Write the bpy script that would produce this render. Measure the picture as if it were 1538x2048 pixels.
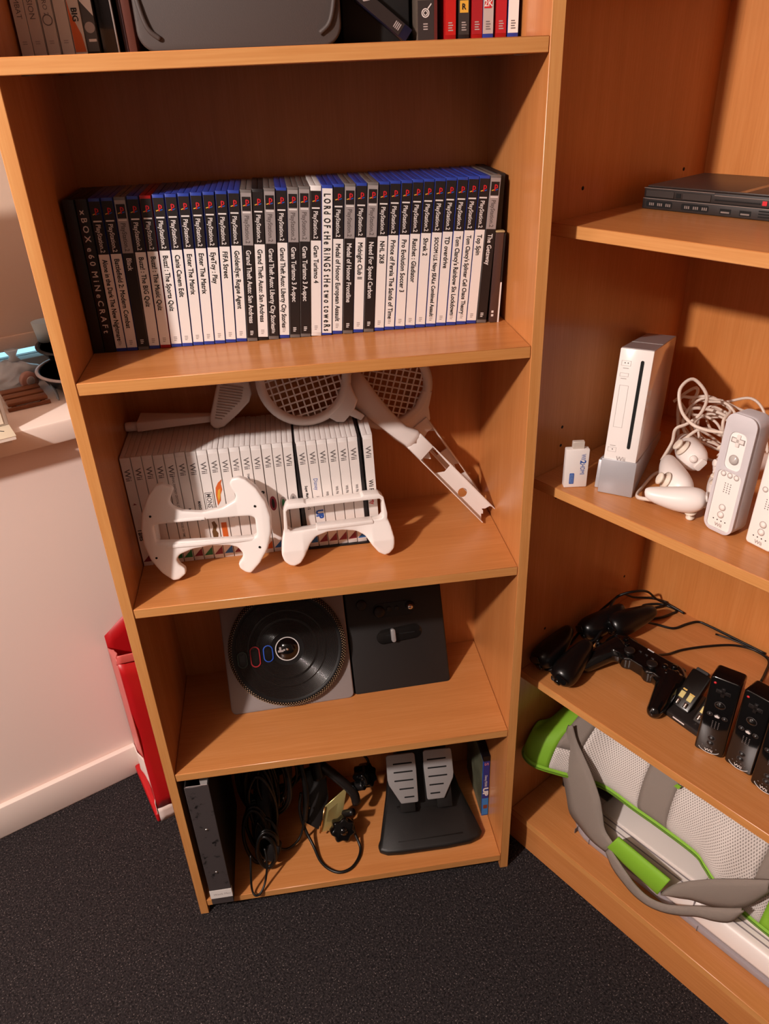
import bpy, bmesh, math, random
from mathutils import Vector, Matrix
for _o in list(bpy.data.objects):
    bpy.data.objects.remove(_o, do_unlink=True)
SC = bpy.context.scene
COL = SC.collection
PI = math.pi
random.seed(7)

def lin(h, a=1.0):
    h = h.lstrip('#')
    out = []
    for i in (0, 2, 4):
        c = int(h[i:i + 2], 16) / 255.0
        out.append(c / 12.92 if c <= 0.04045 else ((c + 0.055) / 1.055) ** 2.4)
    return (out[0], out[1], out[2], a)

# ------------------------------------------------------------------ camera
cam_d = bpy.data.cameras.new('camera')
cam = bpy.data.objects.new('camera', cam_d)
COL.objects.link(cam)
cam_d.sensor_fit = 'VERTICAL'
cam_d.sensor_height = 36.0
cam_d.lens = 1534.5 / 2048.0 * 36.0
cam_d.clip_start = 0.02
cam.matrix_world = (Matrix.Translation((0.25255, -0.9058, 1.35447)) @ Matrix.Rotation(-0.11984, 4, 'Z')
                    @ Matrix.Rotation(1.0438, 4, 'X') @ Matrix.Rotation(-0.04333, 4, 'Z'))
SC.camera = cam

# ------------------------------------------------------------------ world, lamp, exposure
W_ = bpy.data.worlds.new('daylight')
SC.world = W_
W_.use_nodes = True
_bg = W_.node_tree.nodes['Background']
_bg.inputs['Color'].default_value = (0.42, 0.80, 1.0, 1)      # overcast daylight behind the blind
_bg.inputs['Strength'].default_value = 1.3

def lamp(name, loc, watts, col, rad):
    d = bpy.data.lights.new(name, 'POINT')
    d.energy = watts
    d.color = col
    d.shadow_soft_size = rad
    o = bpy.data.objects.new(name, d)
    o.location = loc
    COL.objects.link(o)
    return o
lamp('ceiling_bulb', (-1.17, -1.25, 2.15), 232.0, (1.0, 0.885, 0.825), 0.05)

vs = SC.view_settings
vs.view_transform = 'Standard'
vs.look = 'None'
vs.exposure = 0.0
vs.gamma = 1.0
vs.use_curve_mapping = False
SC.cycles.use_denoising = True
SC.cycles.max_bounces = 10
SC.cycles.diffuse_bounces = 6
SC.cycles.sample_clamp_indirect = 4.0

# ------------------------------------------------------------------ materials
MATS = {}
def mat(name, hexcol, rough=0.5, metal=0.0, coat=0.0, trans=0.0, alpha=1.0, spec=0.5, bump=0.0, bscale=200.0, emit=None, ior=1.45, vary=0.0, sheen=0.0):
    if name in MATS:
        return MATS[name]
    m = bpy.data.materials.new(name)
    m.use_nodes = True
    nt = m.node_tree
    b = nt.nodes['Principled BSDF']
    b.inputs['Base Color'].default_value = lin(hexcol)
    b.inputs['Roughness'].default_value = rough
    b.inputs['Metallic'].default_value = metal
    b.inputs['Coat Weight'].default_value = coat
    b.inputs['Coat Roughness'].default_value = 0.06
    b.inputs['Transmission Weight'].default_value = trans
    b.inputs['Alpha'].default_value = alpha
    b.inputs['Specular IOR Level'].default_value = spec
    b.inputs['IOR'].default_value = ior
    b.inputs['Sheen Weight'].default_value = sheen
    if emit:
        b.inputs['Emission Color'].default_value = lin(emit[0])
        b.inputs['Emission Strength'].default_value = emit[1]
    if bump or vary:
        tc = nt.nodes.new('ShaderNodeTexCoord')
        n = nt.nodes.new('ShaderNodeTexNoise')
        n.inputs['Scale'].default_value = bscale
        n.inputs['Detail'].default_value = 3
        nt.links.new(tc.outputs['Object'], n.inputs['Vector'])
        if bump:
            bp = nt.nodes.new('ShaderNodeBump')
            bp.inputs['Strength'].default_value = bump
            bp.inputs['Distance'].default_value = 0.001
            nt.links.new(n.outputs['Fac'], bp.inputs['Height'])
            nt.links.new(bp.outputs['Normal'], b.inputs['Normal'])
        if vary:
            r = nt.nodes.new('ShaderNodeValToRGB')
            c = lin(hexcol)
            r.color_ramp.elements[0].position = 0.3
            r.color_ramp.elements[1].position = 0.7
            r.color_ramp.elements[0].color = (c[0] * (1 - vary), c[1] * (1 - vary), c[2] * (1 - vary), 1)
            r.color_ramp.elements[1].color = (min(1, c[0] * (1 + vary)), min(1, c[1] * (1 + vary)), min(1, c[2] * (1 + vary)), 1)
            nt.links.new(n.outputs['Fac'], r.inputs['Fac'])
            nt.links.new(r.outputs['Color'], b.inputs['Base Color'])
    MATS[name] = m
    return m

def wood(name, axis, c_dark, c_mid, c_light, rough=0.27):
    """laminate with a fine grain that runs along one local axis"""
    m = bpy.data.materials.new(name)
    m.use_nodes = True
    nt = m.node_tree
    b = nt.nodes['Principled BSDF']
    tc = nt.nodes.new('ShaderNodeTexCoord')
    mp = nt.nodes.new('ShaderNodeMapping')
    s = [34.0, 34.0, 34.0]
    s['xyz'.index(axis)] = 1.3
    mp.inputs['Scale'].default_value = s
    nt.links.new(tc.outputs['Object'], mp.inputs['Vector'])
    n1 = nt.nodes.new('ShaderNodeTexNoise')
    n1.inputs['Scale'].default_value = 1.0
    n1.inputs['Detail'].default_value = 5
    n1.inputs['Roughness'].default_value = 0.6
    n1.inputs['Distortion'].default_value = 0.4
    nt.links.new(mp.outputs['Vector'], n1.inputs['Vector'])
    mp2 = nt.nodes.new('ShaderNodeMapping')
    s2 = [420.0, 420.0, 420.0]
    s2['xyz'.index(axis)] = 16.0
    mp2.inputs['Scale'].default_value = s2
    nt.links.new(tc.outputs['Object'], mp2.inputs['Vector'])
    n2 = nt.nodes.new('ShaderNodeTexNoise')
    n2.inputs['Scale'].default_value = 1.0
    n2.inputs['Detail'].default_value = 2
    nt.links.new(mp2.outputs['Vector'], n2.inputs['Vector'])
    mx = nt.nodes.new('ShaderNodeMix')
    mx.data_type = 'FLOAT'
    mx.inputs['Factor'].default_value = 0.38
    nt.links.new(n1.outputs['Fac'], mx.inputs[2])
    nt.links.new(n2.outputs['Fac'], mx.inputs[3])
    r = nt.nodes.new('ShaderNodeValToRGB')
    r.color_ramp.elements[0].position = 0.30
    r.color_ramp.elements[0].color = lin(c_dark)
    r.color_ramp.elements[1].position = 0.72
    r.color_ramp.elements[1].color = lin(c_light)
    e = r.color_ramp.elements.new(0.5)
    e.color = lin(c_mid)
    nt.links.new(mx.outputs[0], r.inputs['Fac'])
    nt.links.new(r.outputs['Color'], b.inputs['Base Color'])
    b.inputs['Roughness'].default_value = rough
    b.inputs['Specular IOR Level'].default_value = 0.45
    MATS[name] = m
    return m

WX = wood('beech_laminate_x', 'x', 'b67440', 'c17e47', 'cc8a54')
WY = wood('beech_laminate_y', 'y', 'b67440', 'c17e47', 'cc8a54')
WZ = wood('beech_laminate_z', 'z', 'b67440', 'c07d46', 'ca8752')
WB = wood('beech_back_board', 'z', 'c5793c', 'cf8446', 'd89052', 0.4)
EX = wood('beech_edging_x', 'x', 'bf7e42', 'ca8c50', 'd49b5e', 0.42)
EZ = wood('beech_edging_z', 'z', 'bf7e42', 'ca8c50', 'd49b5e', 0.42)

WHITE = mat('white_plastic', 'f1e9e4', 0.34)
WHITEM = mat('white_matt_plastic', 'e9e0da', 0.5)
GREYP = mat('pale_grey_plastic', 'b9b6b8', 0.42)
BLACK = mat('black_plastic', '1b1716', 0.38, bump=0.05, bscale=900)
GLOSS = mat('black_gloss_plastic', '0b0a0a', 0.12, coat=0.5)
BMATT = mat('black_matt_plastic', '171413', 0.55, bump=0.12, bscale=1500)
RUBBER = mat('black_rubber_cord', '0e0c0b', 0.42)
SLOT = mat('dark_recess', '060505', 0.8)
INK = mat('black_ink', '1a1514', 0.6)
INKG = mat('grey_ink', '6c6462', 0.6)
INKW = mat('white_ink', 'ded6d2', 0.6)
INKP = mat('pale_grey_ink', 'a89c98', 0.6)
PAPW = mat('white_paper', 'e9e1dc', 0.45)
PAPB = mat('black_paper', '241d1c', 0.4)
PAPS = mat('silver_paper', 'a49a98', 0.38, metal=0.2)
BLUEC = mat('blue_case_plastic', '2b3f98', 0.3, coat=0.2)
REDC = mat('red_case_plastic', 'a01517', 0.3)
CLEARC = mat('smoke_case_plastic', '6e6764', 0.25, coat=0.3)
BLACKC = mat('black_case_plastic', '211d1e', 0.42)
WHITEC = mat('white_case_plastic', 'e6dfdb', 0.3)
SILVER = mat('silver_plastic', 'a6a2a1', 0.34, metal=0.35)
CHROME = mat('bright_metal', 'd8d2cc', 0.2, metal=1.0)
GOLD = mat('yellow_zinc_metal', 'c9bb7c', 0.32, metal=0.55)
REDI = mat('red_ink', 'c8202a', 0.5)
YELI = mat('yellow_ink', 'd9a53c', 0.5)
BLUI = mat('blue_ink', '2a55a8', 0.5)
GRNI = mat('green_ink', '2e7d50', 0.5)
MARI = mat('maroon_ink', '8a3040', 0.5)
ORAI = mat('orange_ink', 'cf6228', 0.5)
BRNI = mat('brown_ink', '6b4a2a', 0.5)
TEALI = mat('sky_blue_ink', '2f6fb5', 0.5)

# ------------------------------------------------------------------ mesh builder
class MB:
    def __init__(s):
        s.v = []; s.f = []; s.m = []; s.sm = []
    def add(s, verts, faces, mi=0, smooth=False):
        o = len(s.v)
        s.v += [tuple(p) for p in verts]
        for f in faces:
            s.f.append(tuple(o + i for i in f)); s.m.append(mi); s.sm.append(smooth)
        return s
    def box(s, a, b, mi=0):
        x0, y0, z0 = a; x1, y1, z1 = b
        v = [(x0, y0, z0), (x1, y0, z0), (x1, y1, z0), (x0, y1, z0), (x0, y0, z1), (x1, y0, z1), (x1, y1, z1), (x0, y1, z1)]
        return s.add(v, [(0, 3, 2, 1), (4, 5, 6, 7), (0, 1, 5, 4), (1, 2, 6, 5), (2, 3, 7, 6), (3, 0, 4, 7)], mi)
    def prism(s, poly, h0, h1, mi=0, axis='z', smooth=False):
        """poly (2D, any simple outline) extruded; axis z: (x,y)->(x,y,h); axis y: (x,z)->(x,h,z) ; axis x: (y,z)->(h,y,z)"""
        n = len(poly)
        def P(p, h):
            return (p[0], p[1], h) if axis == 'z' else ((p[0], h, p[1]) if axis == 'y' else (h, p[0], p[1]))
        v = [P(p, h0) for p in poly] + [P(p, h1) for p in poly]
        f = [tuple(range(n))[::-1], tuple(range(n, 2 * n))]
        f += [(i, (i + 1) % n, n + (i + 1) % n, n + i) for i in range(n)]
        return s.add(v, f, mi, smooth)
    def tube(s, pts, r, n=8, mi=0, caps=True, smooth=True):
        pts = [Vector(p) for p in pts]
        rr = r if isinstance(r, (list, tuple)) else [r] * len(pts)
        rings = []
        prev = None
        for i, p in enumerate(pts):
            d = (pts[min(i + 1, len(pts) - 1)] - pts[max(i - 1, 0)])
            d = d.normalized() if d.length > 1e-9 else Vector((0, 0, 1))
            if prev is None:
                a = Vector((0, 0, 1)) if abs(d.z) < 0.9 else Vector((1, 0, 0))
                x = d.cross(a).normalized()
            else:
                x = (prev - d * prev.dot(d))
                x = x.normalized() if x.length > 1e-6 else d.orthogonal().normalized()
            prev = x
            y = d.cross(x)
            q = rr[i]
            rx, ry = q if isinstance(q, (list, tuple)) else (q, q)
            rings.append([p + x * (rx * math.cos(2 * PI * k / n)) + y * (ry * math.sin(2 * PI * k / n)) for k in range(n)])
        return s.loft(rings, mi, caps, smooth)
    def loft(s, rings, mi=0, caps=True, smooth=True):
        n = len(rings[0])
        v = [p for r in rings for p in r]
        f = []
        for j in range(len(rings) - 1):
            for k in range(n):
                f.append((j * n + k, j * n + (k + 1) % n, (j + 1) * n + (k + 1) % n, (j + 1) * n + k))
        if caps:
            f.append(tuple(range(n))[::-1])
            f.append(tuple((len(rings) - 1) * n + k for k in range(n)))
        return s.add(v, f, mi, smooth)
    def lathe(s, prof, n=24, mi=0, axis='z', c=(0, 0, 0), smooth=True):
        rings = []
        for r, h in prof:
            ring = []
            for k in range(n):
                a = 2 * PI * k / n
                p = (r * math.cos(a), r * math.sin(a), h)
                if axis == 'y': p = (p[0], h, p[1])
                if axis == 'x': p = (h, p[0], p[1])
                ring.append((p[0] + c[0], p[1] + c[1], p[2] + c[2]))
            rings.append(ring)
        return s.loft(rings, mi, True, smooth)
    def mesh(s, name, mats):
        me = bpy.data.meshes.new(name)
        me.from_pydata(s.v, [], s.f)
        for m in (mats if isinstance(mats, (list, tuple)) else [mats]):
            me.materials.append(m)
        me.polygons.foreach_set('material_index', s.m)
        me.polygons.foreach_set('use_smooth', s.sm)
        bm = bmesh.new(); bm.from_mesh(me)
        bmesh.ops.recalc_face_normals(bm, faces=bm.faces)
        bm.to_mesh(me); bm.free()
        me.update()
        return me

def bevel(me, w, seg=2, ang=35, smooth=True):
    bm = bmesh.new(); bm.from_mesh(me)
    es = [e for e in bm.edges if len(e.link_faces) == 2 and e.calc_face_angle(0) > math.radians(ang)]
    bmesh.ops.bevel(bm, geom=es, offset=w, segments=seg, profile=0.5, affect='EDGES', clamp_overlap=True)
    if smooth:
        big = 0
        for f in bm.faces: f.smooth = True
    bm.to_mesh(me); bm.free()
    if smooth:
        me.set_sharp_from_angle(angle=math.radians(40))
    return me

def link(name, me, parent=None, loc=(0, 0, 0), rot=(0, 0, 0), label=None):
    o = bpy.data.objects.new(name, me)
    COL.objects.link(o)
    o.location = loc
    o.rotation_euler = rot
    if parent is not None: o.parent = parent
    if label: o['label'] = label
    return o
def part(name, mb, mats, parent, bev=0.0, seg=2, loc=(0, 0, 0), rot=(0, 0, 0), label=None):
    me = mb.mesh(name, mats)
    if bev: bevel(me, bev, seg)
    return link(name, me, parent, loc, rot, label)
def tag(o, label, cat, group=None):
    o['label'] = label; o['category'] = cat
    if group: o['group'] = group
    return o
def thing(name, label, cat, loc=(0, 0, 0), rot=(0, 0, 0), group=None):
    o = bpy.data.objects.new(name, None)
    o.empty_display_size = 0.02
    COL.objects.link(o)
    o.location = loc; o.rotation_euler = rot
    return tag(o, label, cat, group)
def copy_tree(o, parent=None):
    c = o.copy(); COL.objects.link(c); c.parent = parent
    for ch in list(o.children): copy_tree(ch, c)
    return c
def struct(name, mb, mats, parent=None, bev=0.0, loc=(0, 0, 0), rot=(0, 0, 0)):
    o = part(name, mb, mats, parent, bev, 2, loc, rot)
    if parent is None: o['kind'] = 'structure'
    return o

def applied(me, mods):
    """run modifiers on a mesh and return the evaluated result"""
    o = bpy.data.objects.new('tmp', me); COL.objects.link(o)
    for t, kw in mods:
        md = o.modifiers.new(t, t)
        for k, v in kw.items(): setattr(md, k, v)
    dg = bpy.context.evaluated_depsgraph_get(); dg.update()
    r = bpy.data.meshes.new_from_object(o.evaluated_get(dg))
    bpy.data.objects.remove(o, do_unlink=True)
    return r
def blob(mb, mats, voxel=0.0016, smooth_it=6, name='body'):
    """fuse overlapping solids into one smooth skin"""
    me = mb.mesh(name, mats)
    r = applied(me, [('REMESH', dict(mode='VOXEL', voxel_size=voxel, use_smooth_shade=True)),
                     ('SMOOTH', dict(factor=0.5, iterations=smooth_it))])
    r.name = name
    r.polygons.foreach_set('use_smooth', [True] * len(r.polygons))
    if not r.materials:
        r.materials.append(mats if not isinstance(mats, (list, tuple)) else mats[0])
    return r
def subsurf(mb, mats, lv=1, name='body', simple=False):
    me = mb.mesh(name, mats)
    r = applied(me, [('SUBSURF', dict(levels=lv, render_levels=lv))])
    r.polygons.foreach_set('use_smooth', [True] * len(r.polygons))
    r.name = name
    return r

def smooth_path(pts, sub=6, closed=False):
    """Catmull-Rom through the points"""
    P = [Vector(p) for p in pts]
    n = len(P); out = []
    rng = range(n if closed else n - 1)
    for i in rng:
        p1, p2 = P[i % n], P[(i + 1) % n]
        p0 = P[(i - 1) % n] if closed or i > 0 else p1 * 2 - p2
        p3 = P[(i + 2) % n] if closed or i + 2 < n else p2 * 2 - p1
        for k in range(sub):
            t = k / sub
            out.append(0.5 * ((2 * p1) + (p2 - p0) * t + (2 * p0 - 5 * p1 + 4 * p2 - p3) * t * t + (3 * p1 - p0 - 3 * p2 + p3) * t ** 3))
    if not closed: out.append(P[-1])
    return out
def rrect(x0, y0, x1, y1, r, n=5):
    out = []
    for cx, cy, a0 in ((x1 - r, y1 - r, 0), (x0 + r, y1 - r, 90), (x0 + r, y0 + r, 180), (x1 - r, y0 + r, 270)):
        for k in range(n + 1):
            a = math.radians(a0 + 90 * k / n)
            out.append((cx + r * math.cos(a), cy + r * math.sin(a)))
    return out
def ell(cx, cy, rx, ry, n=24, a0=0.0):
    return [(cx + rx * math.cos(a0 + 2 * PI * k / n), cy + ry * math.sin(a0 + 2 * PI * k / n)) for k in range(n)]
def holed(outer, holes, h0, h1, mats, name='plate', axis='y', bev=0.0, seg=2):
    """a plate with holes, outlines in 2D, filled by a curve; axis y: 2D (x,z) and thickness along y"""
    cu = bpy.data.curves.new(name, 'CURVE'); cu.dimensions = '2D'; cu.fill_mode = 'BOTH'
    for pl in [outer] + holes:
        sp = cu.splines.new('POLY'); sp.points.add(len(pl) - 1); sp.use_cyclic_u = True
        for q, p in zip(sp.points, pl): q.co = (p[0], p[1], 0, 1)
    cu.extrude = (h1 - h0) / 2
    o = bpy.data.objects.new('tmp', cu); COL.objects.link(o)
    dg = bpy.context.evaluated_depsgraph_get(); dg.update()
    me = bpy.data.meshes.new_from_object(o.evaluated_get(dg))
    bpy.data.objects.remove(o, do_unlink=True); bpy.data.curves.remove(cu)
    mid = (h0 + h1) / 2
    for v in me.vertices:
        x, y, z = v.co
        v.co = (x, mid - z, y) if axis == 'y' else (x, y, z + mid)
    me.materials.clear()
    for m in (mats if isinstance(mats, (list, tuple)) else [mats]): me.materials.append(m)
    bm = bmesh.new(); bm.from_mesh(me)
    bmesh.ops.remove_doubles(bm, verts=bm.verts, dist=1e-6)
    bmesh.ops.recalc_face_normals(bm, faces=bm.faces)
    for f in bm.faces: f.material_index = 0
    bm.to_mesh(me); bm.free()
    if bev: bevel(me, bev, seg)
    me.name = name
    return me

TXT = {}
def text_mesh(s, bold=0.0, shear=0.0):
    """flat lettering, 1 unit of cap height; returns mesh data and its width"""
    k = (s, bold, shear)
    if k in TXT: return TXT[k]
    cu = bpy.data.curves.new('lettering', 'FONT')
    cu.body = s; cu.size = 1.0; cu.resolution_u = 2
    cu.offset = bold; cu.shear = shear
    o = bpy.data.objects.new('tmp', cu); COL.objects.link(o)
    dg = bpy.context.evaluated_depsgraph_get(); dg.update()
    me = bpy.data.meshes.new_from_object(o.evaluated_get(dg))
    bpy.data.objects.remove(o, do_unlink=True); bpy.data.curves.remove(cu)
    xs = [v.co.x for v in me.vertices] or [0, 1]; ys = [v.co.y for v in me.vertices] or [0, 1]
    TXT[k] = (me, min(xs), max(xs), min(ys), max(ys))
    return TXT[k]
def letter(s, mat_, parent, origin, right, up, height=None, length=None, name='lettering', bold=0.0, shear=0.0, center=False, max_len=None):
    """lettering laid on a surface: baseline start `origin`, reading direction `right`, letter tops towards `up`"""
    src, x0, x1, y0, y1 = text_mesh(s, bold, shear)
    R = Vector(right).normalized(); U = Vector(up).normalized()
    sy = (height / max(1e-6, (y1 - y0))) if height else None
    sx = (length / max(1e-6, (x1 - x0))) if length else None
    if sy is None: sy = sx
    if sx is None: sx = sy
    if max_len and (x1 - x0) * sx > max_len: sx = max_len / (x1 - x0)
    me = src.copy()
    O = Vector(origin)
    cx = (x0 + x1) / 2 if center else x0
    cy = (y0 + y1) / 2 if center else y0
    for v in me.vertices:
        v.co = O + R * ((v.co.x - cx) * sx) + U * ((v.co.y - cy) * sy)
    me.materials.clear(); me.materials.append(mat_)
    me.name = name
    return link(name, me, parent)
def decal(poly3, mat_, parent, name='mark'):
    mb = MB(); mb.add(poly3, [tuple(range(len(poly3)))])
    me = bpy.data.meshes.new(name); me.from_pydata([tuple(p) for p in poly3], [], [tuple(range(len(poly3)))])
    me.materials.append(mat_); me.update()
    return link(name, me, parent)

# frames of reference: the corner bookcase and the window wall stand at their own angles
BA, BO = -1.0177, Vector((0.59375, 0.0665, 0.0))
def BW(u, v, z):
    return Vector((BO.x + u * math.cos(BA) - v * math.sin(BA), BO.y + u * math.sin(BA) + v * math.cos(BA), z))
WA, WO = 0.45773, Vector((-0.74445, 0.1, 0.0))
def WW(u, v, z):
    return Vector((WO.x + u * math.cos(WA) - v * math.sin(WA), WO.y + u * math.sin(WA) + v * math.cos(WA), z))
T = 0.0156
AW = 0.557; AD = 0.241
AZ = [1.375, 1.0418, 0.7065, 0.3707, 0.0372]
BZ = [1.177, 0.8156, 0.441, 0.0835]
BD = 0.3466

# ================================================================== the room
wall_m = mat('painted_wall', 'ecd8ce', 0.75, bump=0.06, bscale=300)
trim_m = mat('white_gloss_trim', 'eee0d6', 0.4)
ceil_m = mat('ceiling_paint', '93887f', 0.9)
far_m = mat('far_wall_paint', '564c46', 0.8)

def carpet_mat():
    m = bpy.data.materials.new('charcoal_carpet'); m.use_nodes = True
    nt = m.node_tree; b = nt.nodes['Principled BSDF']
    tc = nt.nodes.new('ShaderNodeTexCoord')
    n = nt.nodes.new('ShaderNodeTexNoise'); n.inputs['Scale'].default_value = 260; n.inputs['Detail'].default_value = 4
    n2 = nt.nodes.new('ShaderNodeTexNoise'); n2.inputs['Scale'].default_value = 380; n2.inputs['Detail'].default_value = 1
    nt.links.new(tc.outputs['Object'], n.inputs['Vector']); nt.links.new(tc.outputs['Object'], n2.inputs['Vector'])
    r = nt.nodes.new('ShaderNodeValToRGB')
    r.color_ramp.elements[0].position = 0.32; r.color_ramp.elements[0].color = lin('131012')
    r.color_ramp.elements[1].position = 0.66; r.color_ramp.elements[1].color = lin('342f30')
    r2 = nt.nodes.new('ShaderNodeValToRGB')
    r2.color_ramp.elements[0].position = 0.63; r2.color_ramp.elements[0].color = (0, 0, 0, 1)
    r2.color_ramp.elements[1].position = 0.72; r2.color_ramp.elements[1].color = (1, 1, 1, 1)
    nt.links.new(n.outputs['Fac'], r.inputs['Fac']); nt.links.new(n2.outputs['Fac'], r2.inputs['Fac'])
    mx = nt.nodes.new('ShaderNodeMix'); mx.data_type = 'RGBA'
    nt.links.new(r2.outputs['Color'], mx.inputs['Factor'])
    nt.links.new(r.outputs['Color'], mx.inputs[6]); mx.inputs[7].default_value = lin('746b68')
    nt.links.new(mx.outputs[2], b.inputs['Base Color'])
    b.inputs['Roughness'].default_value = 0.95; b.inputs['Specular IOR Level'].default_value = 0.15
    bp = nt.nodes.new('ShaderNodeBump'); bp.inputs['Strength'].default_value = 0.9; bp.inputs['Distance'].default_value = 0.004
    nt.links.new(n.outputs['Fac'], bp.inputs['Height']); nt.links.new(bp.outputs['Normal'], b.inputs['Normal'])
    MATS['charcoal_carpet'] = m
    return m

def wroom(name, a, b, mats, bev=0.0):
    return struct(name, MB().box(a, b), mats, None, bev, WO, (0, 0, WA))
wroom('floor', (-2.3, -3.3, -0.06), (1.9, 0.02, 0.0), carpet_mat())
wroom('ceiling', (-2.3, -3.3, 2.45), (1.9, 0.5, 2.5), ceil_m)
# window wall: below, above and beside the opening
wl = MB()
wl.box((-2.3, 0.0, 0.0), (1.75, 0.36, 0.812))
wl.box((-2.3, 0.0, 2.12), (1.75, 0.36, 2.45))
wl.box((-2.3, 0.0, 0.812), (-0.55, 0.36, 2.12))
wl.box((1.15, 0.0, 0.812), (1.75, 0.36, 2.12))
struct('wall_left', wl, wall_m, None, 0, WO, (0, 0, WA))
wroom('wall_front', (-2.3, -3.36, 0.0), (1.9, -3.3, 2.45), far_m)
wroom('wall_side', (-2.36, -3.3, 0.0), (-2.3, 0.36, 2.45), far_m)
struct('wall_right', MB().box((-0.95, 0.372, 0.0), (3.2, 0.43, 2.45)), wall_m, None, 0, BO, (0, 0, BA))
bb = MB().box((-2.3, -0.014, 0.0), (1.48, 0.0, 0.080))
struct('baseboard_left', bb, trim_m, None, 0.003, WO, (0, 0, WA))

# window: deep sill, frame rail, glass and roller blind
win = bpy.data.objects.new('window_1', None); COL.objects.link(win)
win.location = WO; win.rotation_euler = (0, 0, WA); win['kind'] = 'structure'
win['label'] = 'window recess with white sill and lowered beige blind'; 
part('window_sill', MB().box((-0.55, -0.022, 0.812), (1.15, 0.345, 0.851)), trim_m, win, 0.004)
part('frame_rail', MB().box((-0.55, 0.300, 0.851), (1.15, 0.345, 0.873)), mat('grey_window_frame', '8d8178', 0.45), win, 0.003)
part('frame_head', MB().box((-0.55, 0.300, 2.05), (1.15, 0.345, 2.12)), MATS['grey_window_frame'], win, 0.003)
for x in (-0.55, 0.20, 1.10):
    part('frame_post', MB().box((x, 0.310, 0.873), (x + 0.05, 0.345, 2.05)), MATS['grey_window_frame'], win, 0.003)
gl = mat('window_glass', 'ffffff', 0.02, trans=1.0, ior=1.1)
part('pane', MB().box((-0.50, 0.326, 0.873), (0.20, 0.330, 2.05)), gl, win)
part('pane', MB().box((0.25, 0.326, 0.873), (1.10, 0.330, 2.05)), gl, win)
blind_m = mat('beige_blind_fabric', 'cdb6a3', 0.85, bump=0.1, bscale=700)
bl = MB().box((-0.53, 0.290, 0.926), (1.13, 0.292, 2.05))
blo = part('blind_fabric', bl, blind_m, win)
part('blind_hem', MB().box((-0.53, 0.286, 0.897), (1.13, 0.296, 0.926)), blind_m, win, 0.004)

# ================================================================== bookcase with five visible shelves
bk = thing('bookcase', 'tall narrow beech bookcase by the window wall, holding the rows of game cases', 'bookcase')
def panel_z(parent, x0, y0, x1, y1, z0, z1, name='side_panel', fronty=None):
    mb = MB().box((x0, y0, z0), (x1, y1, z1))
    # lighter edging on the front edge
    mb.m[2] = 1
    o = part(name, mb, [WZ, EZ], parent, 0.0008, 1)
    return o
def shelf_x(parent, x0, y0, x1, y1, z, name='shelf'):
    mb = MB().box((x0, y0, z - T), (x1, y1, z))
    mb.m[2] = 1
    return part(name, mb, [WX, EX], parent, 0.0008, 1)
panel_z(bk, -T, 0, 0, AD + 0.003, 0, 1.726)
panel_z(bk, AW, 0, AW + T, AD + 0.003, 0, 1.726)
for z in AZ:
    shelf_x(bk, 0.0004, 0.0006, AW - 0.0004, AD, z)
shelf_x(bk, 0.0004, 0.0006, AW - 0.0004, AD, 1.7255, 'top_board')
part('back_panel', MB().box((0, AD, 0.0216), (AW, AD + 0.003, 1.71)), WZ, bk)
for x in (0.022, AW - 0.022):
    for y in (0.03, 0.20):
        part('cam_fitting', MB().lathe([(0.0, 0), (0.0075, 0), (0.0075, -0.001), (0.003, -0.0012), (0.0, -0.0012)], 14), mat('dull_zinc', '8d8078', 0.5, metal=0.6), bk, loc=(x, y, AZ[0] - T))

# ================================================================== the deeper bookcase standing at an angle
bc = thing('bookcase', 'deeper beech bookcase at the right picture edge, turned at an angle with consoles on it', 'bookcase', BO, (0, 0, BA))
BWD = 0.78
panel_z(bc, -T, 0, 0, BD + 0.004, 0, 1.90)
panel_z(bc, BWD, 0, BWD + T, BD + 0.004, 0, 1.90)
for z in BZ + [1.538]:
    shelf_x(bc, 0.0004, 0.0006, BWD - 0.0004, BD, z)
shelf_x(bc, 0.0004, 0.0006, BWD - 0.0004, BD, 1.8995, 'top_board')
part('back_panel', MB().box((0, BD, 0.07), (BWD, BD + 0.003, 1.885)), WB, bc)
part('plinth', MB().box((0.0004, 0.004, 0), (BWD - 0.0004, 0.019, BZ[3] - T)), WX, bc, 0.0008, 1)
for v in (0.06, 0.29):
    for z in (0.79, 0.76, 0.85, 0.88, 1.15, 1.21, 0.50):
        part('peg_hole', MB().lathe([(0, 0.0), (0.0025, 0.0), (0.0025, 0.0003), (0, 0.0003)], 8, axis='x'), SLOT, bc, loc=(0, v, z))

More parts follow.
